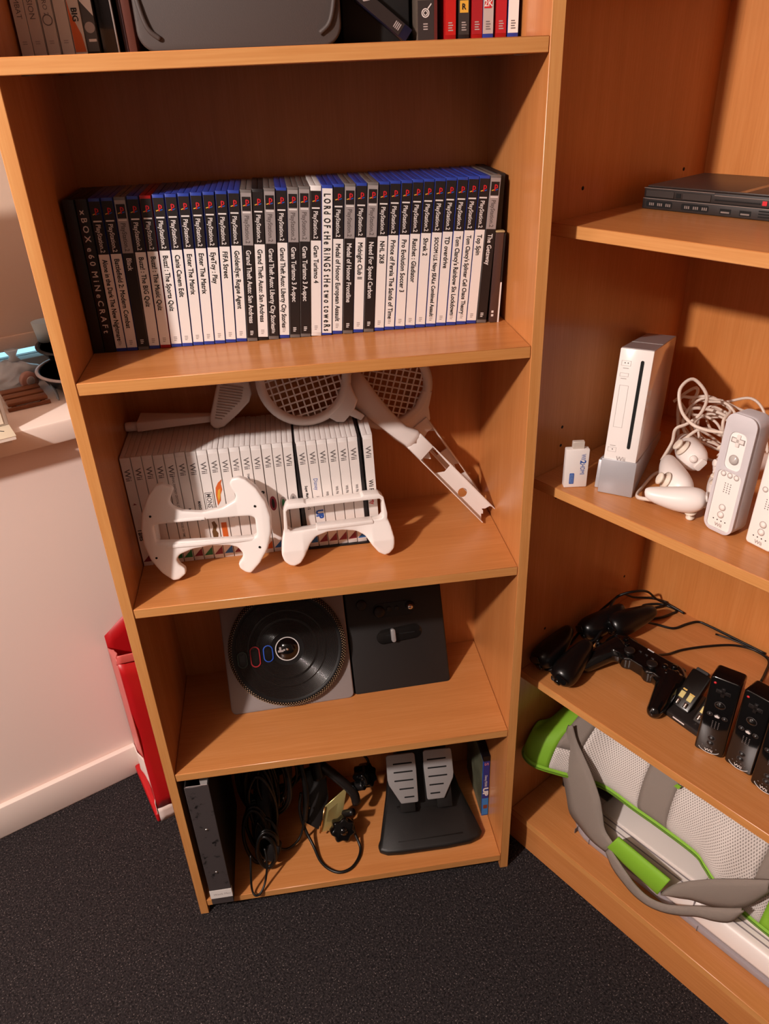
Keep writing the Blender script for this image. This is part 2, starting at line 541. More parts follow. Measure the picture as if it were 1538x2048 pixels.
# ================================================================== game cases
ORD = ['first', 'second', 'third', 'fourth', 'fifth', 'sixth', 'seventh', 'eighth', 'ninth', 'tenth', 'eleventh', 'twelfth', 'thirteenth',
       'fourteenth', 'fifteenth', 'sixteenth', 'seventeenth', 'eighteenth', 'nineteenth', 'twentieth', 'twenty-first', 'twenty-second',
       'twenty-third', 'twenty-fourth', 'twenty-fifth', 'twenty-sixth', 'twenty-seventh', 'twenty-eighth', 'twenty-ninth', 'thirtieth',
       'thirty-first', 'thirty-second', 'thirty-third', 'thirty-fourth', 'thirty-fifth', 'thirty-sixth', 'thirty-seventh', 'thirty-eighth']
_shell_cache = {}
def case_shell(parent, t, d, h, m, name='shell'):
    k = (round(t, 4), round(d, 4), round(h, 4), m.name)
    if k not in _shell_cache:
        mb = MB()
        mb.box((0.0004, 0.0, 0), (t - 0.0004, 0.004, h))                 # hinge spine
        mb.box((0.0, 0.004, 0), (t * 0.47, d, h))                          # lid and tray with the seam between
        mb.box((t * 0.47, 0.004, 0.001), (t * 0.53, d - 0.002, h - 0.001))
        mb.box((t * 0.53, 0.004, 0), (t, d, h))
        me = mb.mesh('shell', m); bevel(me, 0.0008, 2)
        _shell_cache[k] = me
    return link(name, _shell_cache[k], parent)
_lab = {}
def label_box(parent, t, z0, z1, m, name, x0=0.0007, x1=None, y=-0.0003):
    x1 = t - 0.0007 if x1 is None else x1
    k = (round(x0, 5), round(x1, 5), round(z0, 4), round(z1, 4), m.name, y)
    if k not in _lab:
        _lab[k] = MB().box((x0, y, z0), (x1, 0.0006, z1)).mesh(name, m)
    return link(name, _lab[k], parent)
DN = (0, 0, -1); RT = (1, 0, 0)
def spine_text(s, m, parent, t, z_top, height=None, length=None, y=-0.0005, name='title_lettering', bold=0.0, xoff=0.0, max_len=None, squeeze=0.84, heavy=0.0):
    """lettering that reads down a spine; height = height of the capitals"""
    me0, x0, x1, y0, y1 = text_mesh(s, bold)
    cap = 0.72
    if height is None: height = length / (x1 - x0) * cap
    k = height / cap
    kx = k * squeeze
    if length: kx = length / (x1 - x0)
    if max_len and (x1 - x0) * kx > max_len: kx = max_len / (x1 - x0)
    me = me0.copy()
    for v in me.vertices:
        v.co = Vector((t / 2 - height / 2 + xoff + v.co.y * k, y, z_top - (v.co.x - x0) * kx))
    if heavy:
        bm = bmesh.new(); bm.from_mesh(me)
        g0 = bm.verts[:] + bm.edges[:] + bm.faces[:]
        for kk, (dx, dz) in enumerate(((heavy, 0), (0, heavy), (heavy, heavy))):
            r = bmesh.ops.duplicate(bm, geom=g0)
            for e in r['geom']:
                if isinstance(e, bmesh.types.BMVert): e.co += Vector((dx, -0.00005 * (kk + 1), -dz))
        bm.to_mesh(me); bm.free()
    me.materials.clear(); me.materials.append(m); me.name = name
    return link(name, me, parent)

def emblem(parent, t, zc, dim=False):
    """small red upright letter over a slanting coloured S, on a black square"""
    w = 0.0048
    x = t / 2
    y = -0.0007
    r = REDI
    mb = MB()
    def q(pts, mi): mb.add([(x + a * w, y, zc + b * w) for a, b in pts], [tuple(range(len(pts)))], mi)
    q([(-0.18, -0.75), (0.10, -0.62), (0.10, 0.95), (-0.18, 0.85)], 0)
    q([(0.10, 0.95), (0.10, 0.70), (0.42, 0.60), (0.42, 0.12), (0.10, 0.05), (0.10, -0.15), (0.62, 0.02), (0.72, 0.35), (0.62, 0.74)], 0)
    q([(-0.24, -0.30), (-0.90, -0.52), (-0.82, -0.72), (-0.24, -0.55)], 1)
    q([(0.16, -0.35), (0.80, -0.18), (0.90, -0.34), (0.16, -0.62)], 2)
    me = mb.mesh('emblem', [REDI, YELI, BLUI]); me.name = 'emblem'
    return link('emblem', me, parent)

_EMB = {}
def upper_case(i, kind, title, xb, lean, dy):
    t, d, h = 0.0141, 0.116, 0.188
    shell, lab, ink, desc = dict(
        std=(BLUEC, PAPW, INK, 'blue game case with white title spine'),
        plat=(CLEARC, PAPB, INKW, 'grey game case with silver band, black spine'),
        red=(REDC, PAPW, INK, 'red game case with white title spine'),
        blk=(BLACKC, PAPW, INK, 'black game case with white title spine'),
        wht=(WHITEC, PAPW, INK, 'slightly taller white game case'),
        bare=(BLACKC, None, None, 'plain black unlabelled game case'),
        hblk=(BLACKC, None, INKW, 'black game case with handwritten pale title'),
        hwht=(BLUEC, PAPW, INK, 'game case with handwritten title on white paper'))[kind]
    o = thing('game_case', f'{desc}, {ORD[i]} from left in upper row', 'game case', (xb + t, 0.114 + dy, AZ[1] + 0.0001), (0, lean, 0), 'game cases in the upper row')
    p = thing  # parts are placed with the right-hand bottom corner as pivot
    def sh(ob):
        ob.location = (-t, 0, 0); return ob
    sh(case_shell(o, t, d, h, shell))
    if kind == 'bare': return o
    if kind == 'hblk':
        sh(spine_text(title, INKW, o, t, h - 0.012, height=0.0070, length=0.150, name='handwriting', heavy=0.00025)).scale = (1, 1, 1)
        return o
    if kind == 'hwht':
        sh(label_box(o, t, 0.003, h - 0.004, PAPW, 'spine_paper'))
        sh(spine_text(title, INK, o, t, h - 0.010, height=0.0085, length=0.172, name='handwriting', heavy=0.00040))
        return o
    zt = h - 0.0035 if kind != 'wht' else h - 0.006
    zb = h * 0.655
    z0 = 0.0045
    band = PAPS if kind == 'plat' else PAPB
    sh(label_box(o, t, zb, zt, band, 'platform_band'))
    sh(label_box(o, t, z0, zb, lab, 'title_spine'))
    if kind == 'plat':
        sh(label_box(o, t, h * 0.872, h * 0.958, PAPB, 'emblem_square', 0.0018, t - 0.0018, -0.0005))
    sh(emblem(o, t, h * 0.918))
    sh(label_box(o, t, h * 0.857, h * 0.866, INKW, 'white_bar', 0.0022, t - 0.0022, -0.0006))
    sh(spine_text('PlayStation.2', INKW if kind != 'plat' else mat('dark_grey_ink', '5a504e', 0.6), o, t, h * 0.842, height=0.0056, length=h * 0.175, name='platform_lettering', bold=0.015))
    mx = h * 0.545
    me0 = text_mesh(title, 0.0)
    ln = (me0[2] - me0[1]) * 0.0062 / 0.72 * 0.84
    hgt = 0.0062 if ln < mx * 1.12 else max(0.0042, 0.0062 * mx * 1.12 / ln)
    sh(spine_text(title, ink, o, t, zb - 0.006, height=hgt, bold=0.0, max_len=mx, heavy=0.00028))
    g = INKP if kind != 'plat' else INKW
    for k in range(3):
        sh(label_box(o, t, h * 0.045 + k * 0.0022, h * 0.045 + k * 0.0022 + 0.0011, g, 'rating_mark', t * 0.33, t * 0.62 - (k == 0) * 0.001, -0.0005))
    return o

UP = [('bare', ''), ('hblk', 'x B O X  e 6 0  M i N e C R A F t'), ('std', 'Alone in the Dark The New Nightmare'), ('std', 'Battlefield 2: Modern Combat'), ('plat', 'Black'),
      ('std', 'Buzz! : The BIG Quiz'), ('red', 'Buzz! : The Music Quiz'), ('std', 'Buzz! : The Sports Quiz'), ('std', 'Canis Canem Edit'), ('std', 'Enter The Matrix'),
      ('std', 'Enter The Matrix'), ('std', 'EyeToy : Play'), ('std', 'FIFA Street'), ('std', 'GoldenEye: Rogue Agent'), ('plat', 'Grand Theft Auto: San Andreas'),
      ('blk', 'Grand Theft Auto: San Andreas'), ('plat', 'Grand Theft Auto: Liberty City Stories'), ('std', 'Grand Theft Auto: Liberty City Stories'),
      ('plat', 'Gran Turismo 3 A-spec'), ('plat', 'Gran Turismo 3 A-spec'), ('wht', 'Gran Turismo 4'), ('hwht', 'L O R d  O F  t H e  R i N G S  t H e  t w o  t o w e R s'),
      ('std', 'Medal of Honor European Assault'), ('plat', 'Medal of Honor Frontline'), ('std', 'Midnight Club II'), ('plat', 'Need For Speed Carbon'),
      ('std', 'NHL 2K8'), ('std', 'Prince of Persia The Sands of Time'), ('std', 'Pro Evolution Soccer 3'), ('std', 'Ratchet : Gladiator'), ('std', 'Shrek 2'),
      ('std', 'SOCOM U.S. Navy SEALs: Combined Assault'), ('std', 'TD overdrive'), ("std", "Tom Clancy's Rainbow Six Lockdown"),
      ('std', "Tom Clancy's Splinter Cell Chaos Theory"), ('std', 'Top Spin'), ('plat', 'The Getaway')]
x = 0.0012
for i, (k, ttl) in enumerate(UP):
    lean = 0.018 + 0.060 * min(1.0, i / 14.0)
    dy = random.uniform(-0.0008, 0.0008)
    if k == 'plat' or k == 'wht': dy -= 0.0012
    upper_case(i, k, ttl, x, lean, dy)
    x += 0.01424
# the two last cases, pushed further back, end the row
o = thing('game_case', 'plain black game case pushed back at right end of upper row', 'game case', (0.5425, 0.126, AZ[1] + 0.0001), (0, 0.048, 0), 'game cases in the upper row')
case_shell(o, 0.0120, 0.112, 0.188, BLACKC).location = (-0.0120, 0, 0)
o = thing('game_case', 'low clear sleeve with dark brown insert, right end of upper row', 'game case', (0.5440, 0.111, AZ[1] + 0.0001), (0, 0.048, 0), 'game cases in the upper row')
sl = part('sleeve', MB().box((-0.0125, 0, 0), (-0.0015, 0.012, 0.118)), mat('brown_insert', '4a3430', 0.25, coat=0.4), o, 0.001)
part('top_edge', MB().box((-0.0125, 0, 0.1182), (-0.0005, 0.010, 0.1205)), mat('yellowed_clear_edge', 'b09a70', 0.3), o, 0.0006)
part('white_edge', MB().box((-0.0012, 0.001, 0.0), (0.0012, 0.012, 0.054)), PAPW, o)
part('print_edge', MB().box((-0.0012, 0.001, 0.055), (0.0012, 0.012, 0.117)), BLACKC, o)
for zz in (0.0085, 0.0135):
    part('small_mark', MB().box((-0.0105, -0.0003, zz), (-0.0075, 0.0002, zz + 0.003)), INKW, o)

# ------------------------------------------------------------------ white cases in the lower row
def lower_case(i, x, z, title, tri, extra=None, h=0.183, dy=0.0, lean=0.0, desc=None):
    t, d = 0.0150, 0.112
    lab = desc or 'white game case'
    o = thing('game_case', f'{lab}, {ORD[i]} from left in lower row', 'game case', (x + t, 0.1126 + dy, z), (0, lean, 0), 'white game cases in the lower row')
    def sh(ob):
        ob.location = (-t, 0, 0); return ob
    sh(case_shell(o, t, d, h, WHITEC))
    sh(label_box(o, t, 0.006, h - 0.006, PAPW, 'spine_paper'))
    sh(spine_text('Wii', INKG, o, t, h * 0.905, height=0.0082, length=0.0190, name='platform_lettering', bold=0.012))
    if title:
        for (s, zf, ln, m, b) in title:
            sh(spine_text(s, m, o, t, h * zf, height=ln, bold=b))
    if tri:
        sh(decal([(0.0010, -0.0006, 0.0075), (t - 0.0010, -0.0006, 0.0075), (t - 0.0010, -0.0006, 0.0215)], tri, o, 'corner_triangle'))
    if extra: extra(o, t, h, sh)
    return o
def flame(o, t, h, sh):
    pts = [(0.2, 0.0), (0.55, 0.008), (0.62, 0.018), (0.85, 0.026), (0.80, 0.036), (0.95, 0.043), (0.55, 0.038), (0.25, 0.030), (0.15, 0.018)]
    sh(decal([(p[0] * t, -0.0006, h * 0.60 - 0.018 + p[1]) for p in pts], ORAI, o, 'flame_mark'))
    pts = [(0.35, 0.006), (0.58, 0.016), (0.68, 0.028), (0.45, 0.026), (0.3, 0.016)]
    sh(decal([(p[0] * t, -0.0008, h * 0.60 - 0.018 + p[1]) for p in pts], YELI, o, 'flame_core'))
    sh(label_box(o, t, h * 0.20, h * 0.34, ORAI, 'orange_patch', 0.003, t - 0.004, -0.0005))
def oval(m, m2, zf):
    def fn(o, t, h, sh):
        sh(decal([(t / 2 + 0.0052 * math.cos(a), -0.0006, h * zf + 0.0125 * math.sin(a)) for a in [2 * PI * k / 16 for k in range(16)]], m, o, 'oval_mark'))
        sh(decal([(t / 2 + 0.0022 * math.cos(a), -0.0008, h * zf + 0.0085 * math.sin(a)) for a in [2 * PI * k / 12 for k in range(12)]], m2, o, 'oval_core'))
    return fn
def boxed(o, t, h, sh):
    for (x0, x1, z0, z1) in ((0.002, 0.0026, 0.42, 0.63), (t - 0.0026, t - 0.002, 0.42, 0.63), (0.002, t - 0.002, 0.418, 0.422), (0.002, t - 0.002, 0.628, 0.632)):
        sh(label_box(o, t, h * z0, h * z1, INKG, 'logo_frame', x0, x1, -0.0006))
def up_logo(o, t, h, sh):
    sh(spine_text('UP', BLUI, o, t, h * 0.36, height=0.0105, name='title_lettering', bold=0.06))
def brown_word(o, t, h, sh):
    boxed(o, t, h, sh)
    pts = [(0.25, 0), (0.5, 0.002), (0.7, 0.0), (0.8, 0.008), (0.62, 0.014), (0.82, 0.022), (0.6, 0.030), (0.3, 0.028), (0.4, 0.02), (0.22, 0.012)]
    sh(decal([(p[0] * t, -0.0006, h * 0.20 + p[1]) for p in pts], BRNI, o, 'brown_word_mark'))
LOW = [
    ([('4', 0.60, 0.006, MARI, 0.01), ('Tales', 0.36, 0.0085, INK, 0.02)], MARI, None, 'white game case with low script title'),
    (None, MARI, None, 'untitled white game case'),
    (None, ORAI, None, 'untitled white game case'),
    (None, GRNI, None, 'untitled white game case'),
    ([('FINAL FANTASY CRYSTAL CHRONICLES ECHOES OF TIME', 0.80, 0.0034, INKG, 0.01)], GRNI, None, 'white game case with long thin title'),
    ([('Mario Kart', 0.50, 0.0040, INK, 0.03)], MARI, None, 'white game case with short black title'),
    ([('MARIO PARTY 8', 0.56, 0.0040, INK, 0.03)], GRNI, None, 'white game case with capital black title'),
    ([('MONSTER', 0.62, 0.0072, INKG, 0.02)], MARI, brown_word, 'white game case with a boxed word'),
    (None, TEALI, flame, 'white game case with orange flame emblem'),
    ([('JUST DANCE', 0.52, 0.0038, INKG, 0.02)], MARI, None, 'white game case with grey capital title'),
    (None, ORAI, None, 'untitled white game case'),
    ([('FAMILY PARTY', 0.76, 0.0036, INKG, 0.02)], ORAI, None, 'white game case with small grey title'),
    ([('S', 0.60, 0.009, INK, 0.06)], ORAI, oval(mat('dark_green_ink', '3c4a34', 0.5), INKP, 0.46), 'white game case with dark green emblem'),
    (None, TEALI, oval(MARI, INK, 0.47), 'white game case with dark red oval'),
    (None, MARI, oval(INKP, GRNI, 0.46), 'white game case with green-centred oval'),
    (None, MARI, oval(INKP, INKG, 0.48), 'white game case with grey-centred oval'),
]
x = 0.0013
for i, (ttl, tri, ex, ds) in enumerate(LOW):
    lower_case(i, x, AZ[2] + 0.0001, ttl, tri, ex, 0.1825 + 0.0004 * (i % 3), random.uniform(-0.0006, 0.0006), 0.0, ds)
    x += 0.0153
# black slip case holding six of them
SX = 0.2535
sc = thing('slip_case', 'open black slip case around six white game cases in the lower row', 'slip case', (SX, 0.1100, AZ[2] + 0.0001))
part('base', MB().box((-0.004, -0.0022, 0), (0.0945, 0.116, 0.0028)), BLACKC, sc, 0.0010)
for x0, x1, tx0, tx1 in ((-0.0058, 0.0010, -0.0062, -0.0042), (0.0922, 0.0985, 0.0868, 0.0898)):
    part('side', MB().add([(x0, 0, 0), (x1, 0, 0), (tx1, 0, 0.182), (tx0, 0, 0.182), (x0, 0.113, 0), (x1, 0.113, 0), (tx1, 0.113, 0.182), (tx0, 0.113, 0.182)],
     [(0, 1, 2, 3), (7, 6, 5, 4), (0, 4, 5, 1), (1, 5, 6, 2), (2, 6, 7, 3), (3, 7, 4, 0)]), BLACKC, sc, 0.0006)
SIX = [([('Super Mario Galaxy 2', 0.60, 0.0040, INK, 0.03)], TEALI, None, 'white game case with small black title'),
       ([('Disney', 0.66, 0.0062, BLUI, 0.0), ('PIXAR', 0.49, 0.0045, INKG, 0.0)], MARI, up_logo, 'white game case with bold blue title'),
       ([('Wii Fit', 0.53, 0.0040, INKG, 0.03)], MARI, None, 'white game case with short grey title'),
       ([('Wii Fit', 0.57, 0.0040, INKG, 0.03)], MARI, None, 'white game case with short grey title'),
       ([('Wii Fit', 0.57, 0.0040, INKG, 0.03)], MARI, None, 'white game case with short grey title'),
       ([('Wii Fit', 0.57, 0.0040, INKG, 0.03)], TEALI, None, 'white game case with short grey title')]
for i, (ttl, tri, ex, ds) in enumerate(SIX):
    lower_case(16 + i, SX + 0.0018 + i * 0.01510, AZ[2] + 0.0032, ttl, tri, ex, 0.1800, -0.0012, -0.033, ds)
lower_case(22, 0.3525, AZ[2] + 0.0001, [('Wii P', 0.60, 0.0070, INK, 0.02), ('arty', 0.44, 0.0070, REDI, 0.03)], MARI, None, 0.1835, 0.0, -0.030, 'white game case with red-ended title')

# ================================================================== things on the top visible shelf
def big_spine(x, w, mats, label, y=0.10, h=0.19, d=0.13, z=AZ[0] + 0.0001, lean=0.0, name='game_case', group='cases on the top shelf', shell=None):
    o = thing(name, label, 'game case', (x, y, z), (0, lean, 0), group)
    case_shell(o, w, d, h, shell or mats)
    return o
tints = ['d2c6bc', 'cdc1b8', 'cbc2ba', 'd0c6bd']
xs = [0.0026, 0.0158, 0.0304, 0.0451]
words = [('COMBAT', 0.066, 0.0052), ('VISION', 0.060, 0.0056), ('SPEED PRO 2', 0.075, 0.0046), ('VEGAS 2', 0.085, 0.0046)]
lbl = ['pale game case beside the left panel on the top shelf', 'pale game case with large grey letters, second on the top shelf',
       'pale game case with a round emblem, third on the top shelf', 'pale game case with a dark number 2, fourth on the top shelf']
for i in range(4):
    w = 0.0134
    p = mat('pale_spine_%d' % i, tints[i], 0.45)
    o = big_spine(xs[i], w, WHITEC, lbl[i])
    label_box(o, w, 0.004, 0.186, p, 'spine_paper')
    s, zt, hh = words[i]
    letter(s, INKG, o, (w / 2 - hh / 2, -0.0005, zt), DN, RT, height=hh, name='title_lettering')
    for kk in range(2):
        label_box(o, w, 0.0125 + kk * 0.002, 0.0135 + kk * 0.002, INKP, 'rating_mark', w * 0.3, w * 0.65, -0.0005)
    if i == 2:
        ring = MB(); n = 20
        ring.add([(w / 2 + r * math.cos(2 * PI * k / n), -0.0006, 0.034 + r * math.sin(2 * PI * k / n)) for r in (0.0052, 0.0042) for k in range(n)],
                 [(k, (k + 1) % n, n + (k + 1) % n, n + k) for k in range(n)])
        part('round_emblem', ring, INKG, o)
w = 0.0132
o = big_spine(0.0587, w, WHITEC, 'pale game case with an orange slanting foot, fifth on the top shelf')
label_box(o, w, 0.004, 0.186, MATS['pale_spine_0'], 'spine_paper')
decal([(0.0008, -0.0006, 0.004), (w - 0.0012, -0.0006, 0.004), (w - 0.003, -0.0006, 0.020), (0.0026, -0.0006, 0.040), (0.0008, -0.0006, 0.055)], ORAI, o, 'orange_foot')
letter('BIG', INK, o, (0.0040, -0.0008, 0.044), DN, RT, height=0.0062, name='title_lettering', bold=0.02)
o = big_spine(0.0722, w, BLACKC, 'half white half grey game case with white disc emblem, sixth on the top shelf')
label_box(o, w, 0.004, 0.186, mat('dark_grey_paper', '4f4a48', 0.5), 'spine_paper')
decal([(0.0008, -0.0006, 0.050), (w - 0.0008, -0.0006, 0.036), (w - 0.0008, -0.0006, 0.186), (0.0008, -0.0006, 0.186)], PAPW, o, 'white_half')
decal([(w / 2 + 0.0052 * math.cos(2 * PI * k / 20), -0.0007, 0.026 + 0.0052 * math.sin(2 * PI * k / 20)) for k in range(20)], INKP, o, 'disc_emblem')
label_box(o, w, 0.013, 0.0155, INKW, 'rating_mark', w * 0.25, w * 0.85, -0.0006)
# dark glossy box and reddish-brown wallet beside the tray
o = thing('boxed_game', 'dark glossy boxed game standing left of the grey tray', 'game box', (0.0868, 0.105, AZ[0] + 0.0001))
part('shell', MB().box((0, 0, 0), (0.0185, 0.125, 0.19)), mat('very_dark_gloss', '120d0d', 0.15, coat=0.4), o, 0.0012)
part('clear_edge', MB().tube([(0.0178, -0.001, 0.0), (0.0172, -0.001, 0.035), (0.0160, -0.001, 0.085), (0.0150, -0.001, 0.19)], 0.0011, 6), mat('clear_wrap', '8a7c76', 0.08, coat=1.0), o)
o = thing('folder', 'leaning reddish brown folder beside the grey tray', 'folder', (0.1095, 0.112, AZ[0] + 0.0001), (0, -0.02, 0))
part('cover', MB().prism([(0.0, 0), (0.0135, 0), (0.0150, 0.18), (0.0, 0.18)], 0, 0.11, axis='y'), mat('red_brown_card', '5a2d22', 0.5), o, 0.0012)
part('spine_strip', MB().box((0.001, -0.001, 0.0), (0.004, 0.0, 0.18)), mat('dark_maroon', '34181a', 0.4), o)
# grey plastic tray, with rolled rim ends
o = thing('storage_tray', 'large dark grey plastic tray standing on the top shelf', 'tray', (0.1290, 0.075, AZ[0] + 0.0001))
tray_m = mat('dark_grey_tray_plastic', '463d3a', 0.6, bump=0.1, bscale=900)
front = rrect(0.0, 0.0, 0.2180, 0.13, 0.020, 8)
part('front_panel', MB().prism(front, 0.004, 0.014, axis='y'), tray_m, o, 0.003, 3)
part('body', MB().prism(rrect(0.004, 0.003, 0.214, 0.127, 0.018, 6), 0.014, 0.150, axis='y'), tray_m, o, 0.002)
for sx, x0 in ((1, 0.006), (-1, 0.212)):
    P = [(x0 - sx * 0.0005, 0.003, 0.050), (x0 + sx * 0.003, 0.002, 0.032), (x0 + sx * 0.008, 0.002, 0.020), (x0 + sx * 0.018, 0.003, 0.012)]
    part('raised_rib', MB().tube(smooth_path(P, 5), 0.0026, 8), tray_m, o)
# leaning dark case and black wall of the box behind it
o = thing('storage_box', 'black box standing right of the grey tray on the top shelf', 'box', (0.3530, 0.125, AZ[0] + 0.0001))
part('body', MB().box((0, 0, 0), (0.0770, 0.11, 0.085)), mat('black_card', '120e0d', 0.7), o, 0.002)
part('lid', MB().box((-0.001, -0.001, 0.072), (0.0780, 0.111, 0.090)), MATS['black_card'], o, 0.002)
o = thing('game_case', 'dark blue game case leaning diagonally in front of the black box', 'game case', (0.4200, 0.0980, AZ[0] + 0.0012), (0, -0.92, 0), 'cases on the top shelf')
case_shell(o, 0.0145, 0.018, 0.19, mat('navy_case_plastic', '161a33', 0.3))
label_box(o, 0.0145, 0.010, 0.186, mat('dark_photo_paper', '2e2624', 0.35), 'spine_paper')
for kk in range(4):
    label_box(o, 0.0145, 0.013 + kk * 0.002, 0.0140 + kk * 0.002, INKP, 'rating_mark', 0.004, 0.011, -0.0005)
decal([(0.004, -0.0006, 0.060), (0.009, -0.0006, 0.055), (0.011, -0.0006, 0.066), (0.006, -0.0006, 0.070)], INKP, o, 'pale_figure_mark')
o = thing('game_case', 'case with a dark foot and white target emblem, left of the red cases', 'game case', (0.4345, 0.100, AZ[0] + 0.0001), (0, 0, 0), 'cases on the top shelf')
case_shell(o, 0.0235, 0.13, 0.19, mat('smoky_clear_case', '5d5148', 0.2, coat=0.5))
label_box(o, 0.0235, 0.0, 0.040, mat('charcoal_paper', '332b2a', 0.5), 'dark_foot', 0.0008, 0.0190)
label_box(o, 0.0235, 0.040, 0.186, mat('photo_print', '6f6253', 0.4), 'printed_spine', 0.0008, 0.0190)
label_box(o, 0.0235, 0.058, 0.120, PAPW, 'white_patch', 0.0085, 0.0160, -0.0006)
label_box(o, 0.0235, 0.0, 0.186, mat('maroon_spine', '5b2320', 0.4), 'maroon_edge', 0.0195, 0.0230)
ring = MB(); n = 22
for r0, r1 in ((0.0045, 0.0034), (0.0026, 0.0017)):
    ring.add([(0.0095 + r * math.cos(2 * PI * k / n), -0.0007, 0.028 + r * math.sin(2 * PI * k / n)) for r in (r0, r1) for k in range(n)],
             [(k, (k + 1) % n, n + (k + 1) % n, n + k) for k in range(n)])
ring.add([(0.0125, -0.0007, 0.0315), (0.0165, -0.0007, 0.0360), (0.0160, -0.0007, 0.0372), (0.0118, -0.0007, 0.0325)], [(0, 1, 2, 3)])
part('target_emblem', ring, INKW, o)
for kk in range(3): label_box(o, 0.0235, 0.012 + kk * 0.0025, 0.0132 + kk * 0.0025, INKP, 'rating_mark', 0.007, 0.012, -0.0006)
right = [('red_spine', 'b81e1a', 'bright red game case, first of the row at the right of the top shelf', 0.4662, REDC, None),
         ('grey_black_spine', '3a3432', 'black game case with yellow square R emblem', 0.4816, BLACKC, 'R'),
         ('crimson_spine', '9e1f26', 'dark red game case between the yellow emblem and silver cases', 0.4968, REDC, None),
         ('silver_spine', 'b6aaa5', 'silver game case with red slanted emblem', 0.5097, BLUEC, '2K'),
         ('scarlet_spine', 'b01f28', 'red game case with upright white word Collection', 0.5249, REDC, 'Collection'),
         ('blank_white_spine', 'efe6e0', 'white game case against the right panel on the top shelf', 0.5390, BLUEC, None)]
for nm, hx, lb, x, shl, mk in right:
    w = 0.0133
    o = big_spine(x, w, shl, lb, shell=shl)
    label_box(o, w, 0.006, 0.186, mat(nm, hx, 0.4), 'spine_paper')
    ink = INKG if nm in ('silver_spine', 'blank_white_spine') else INKP
    for kk in range(4):
        label_box(o, w, 0.010 + kk * 0.0024, 0.0111 + kk * 0.0024, ink, 'rating_mark', 0.004, 0.0095 - 0.001 * (kk % 2), -0.0005)
    if mk == 'R':
        label_box(o, w, 0.0270, 0.0385, YELI, 'yellow_square', 0.0018, w - 0.0018, -0.0006)
        letter('R', INK, o, (w / 2, -0.0009, 0.0328), RT, (0, 0, 1), height=0.0058, name='initial_lettering', bold=0.03, center=True)
    if mk == '2K':
        decal([(0.0016, -0.0006, 0.0305), (0.0100, -0.0006, 0.0305), (w - 0.0016, -0.0006, 0.0400), (0.0036, -0.0006, 0.0400)], REDI, o, 'red_slant')
        letter('2K', INKW, o, (w / 2, -0.0009, 0.0352), RT, (0, 0, 1), height=0.0062, name='initial_lettering', bold=0.02, center=True)
    if mk == 'Collection':
        letter('Collection', INKW, o, (w / 2 - 0.0030, -0.0006, 0.0740), DN, RT, height=0.0064, name='title_lettering', bold=0.02)

# ================================================================== steering wheel shell
wh = thing('steering_wheel_shell', 'white plastic steering wheel controller shell leaning on the white game cases', 'game wheel', (0.0538, 0.0640, AZ[2]), (0, 0, 0))
wb = bpy.data.objects.new('tilt', None)
Mw = Matrix(((0.9996, -0.0274, 0.0060), (-0.0281, -0.9763, 0.2147), (0.0, 0.2148, 0.9767))).transposed()
# local x = across, y = away from viewer, z = up the face
wrot = Matrix(((0.9996, 0.0274, 0.0060), (-0.0281, 0.9763, 0.2147), (0.0, -0.2148, 0.9767)))
wh.rotation_euler = wrot.to_euler()
wh.location = (0.0538, 0.0640, AZ[2] + 0.0030)
bpy.data.objects.remove(wb)
outer = [(-0.0015, 0.0), (-0.0164, 0.0148), (-0.0288, 0.0361), (-0.0350, 0.0596), (-0.0352, 0.0852), (-0.0300, 0.1100), (-0.0183, 0.1323), (-0.0067, 0.1458),
         (0.0025, 0.1478), (0.0150, 0.1410), (0.0172, 0.1370), (0.0128, 0.1300), (0.0085, 0.1200), (0.0122, 0.1122), (0.026, 0.1045), (0.0533, 0.1005), (0.0818, 0.1044), (0.1015, 0.1140), (0.1030, 0.1225), (0.0985, 0.1320), (0.0960, 0.1390), (0.1000, 0.1460),
         (0.1100, 0.1482), (0.1200, 0.1440), (0.1337, 0.1302), (0.1454, 0.1084), (0.1500, 0.0856), (0.1482, 0.0615), (0.1407, 0.0377), (0.1268, 0.0157), (0.1121, 0.0005),
         (0.1040, 0.0020), (0.0958, 0.0095), (0.0950, 0.0170), (0.1012, 0.0240), (0.1036, 0.0320), (0.0969, 0.0425), (0.0859, 0.0467), (0.0577, 0.0488), (0.0319, 0.0460), (0.0126, 0.0395), (0.0070, 0.0320), (0.0100, 0.0240), (0.0178, 0.0165), (0.0170, 0.0085), (0.0070, 0.0010)]
inner = [(-0.0172, 0.0610), (-0.0172, 0.0885), (0.1194, 0.0895), (0.1268, 0.0860), (0.1268, 0.0590), (0.1196, 0.0560)]
flat = holed(outer, [inner[::-1]], -0.0125, 0.0085, WHITE, 'frame', 'y')
me = applied(flat, [('REMESH', dict(mode='VOXEL', voxel_size=0.0014, use_smooth_shade=True)), ('SMOOTH', dict(factor=0.5, iterations=22))])
me.polygons.foreach_set('use_smooth', [True] * len(me.polygons))
for v in me.vertices:                      # thick rounded rim, thinner middle
    f = min(1.0, max(0.0, (abs(v.co.x - 0.0575) - 0.045) / 0.035))
    v.co.y *= 0.62 + 0.38 * f
link('frame', me, wh)
part('tray_lip', MB().prism(rrect(-0.0165, 0.0510, 0.1275, 0.0568, 0.002, 3), -0.0100, 0.004, axis='y'), WHITE, wh, 0.0012)
part('tray_lip', MB().prism(rrect(-0.012, 0.0893, 0.0560, 0.0935, 0.0015, 3), -0.0092, 0.004, axis='y'), WHITE, wh, 0.0012)
for x0, x1 in ((-0.0178, -0.0165), (0.1265, 0.1280)):
    part('tray_wall', MB().box((x0, -0.004, 0.058), (x1, 0.020, 0.088)), WHITEM, wh, 0.0004)
part('tray_floor', MB().box((-0.0165, 0.002, 0.0500), (0.1270, 0.020, 0.0515)), WHITEM, wh, 0.0004)
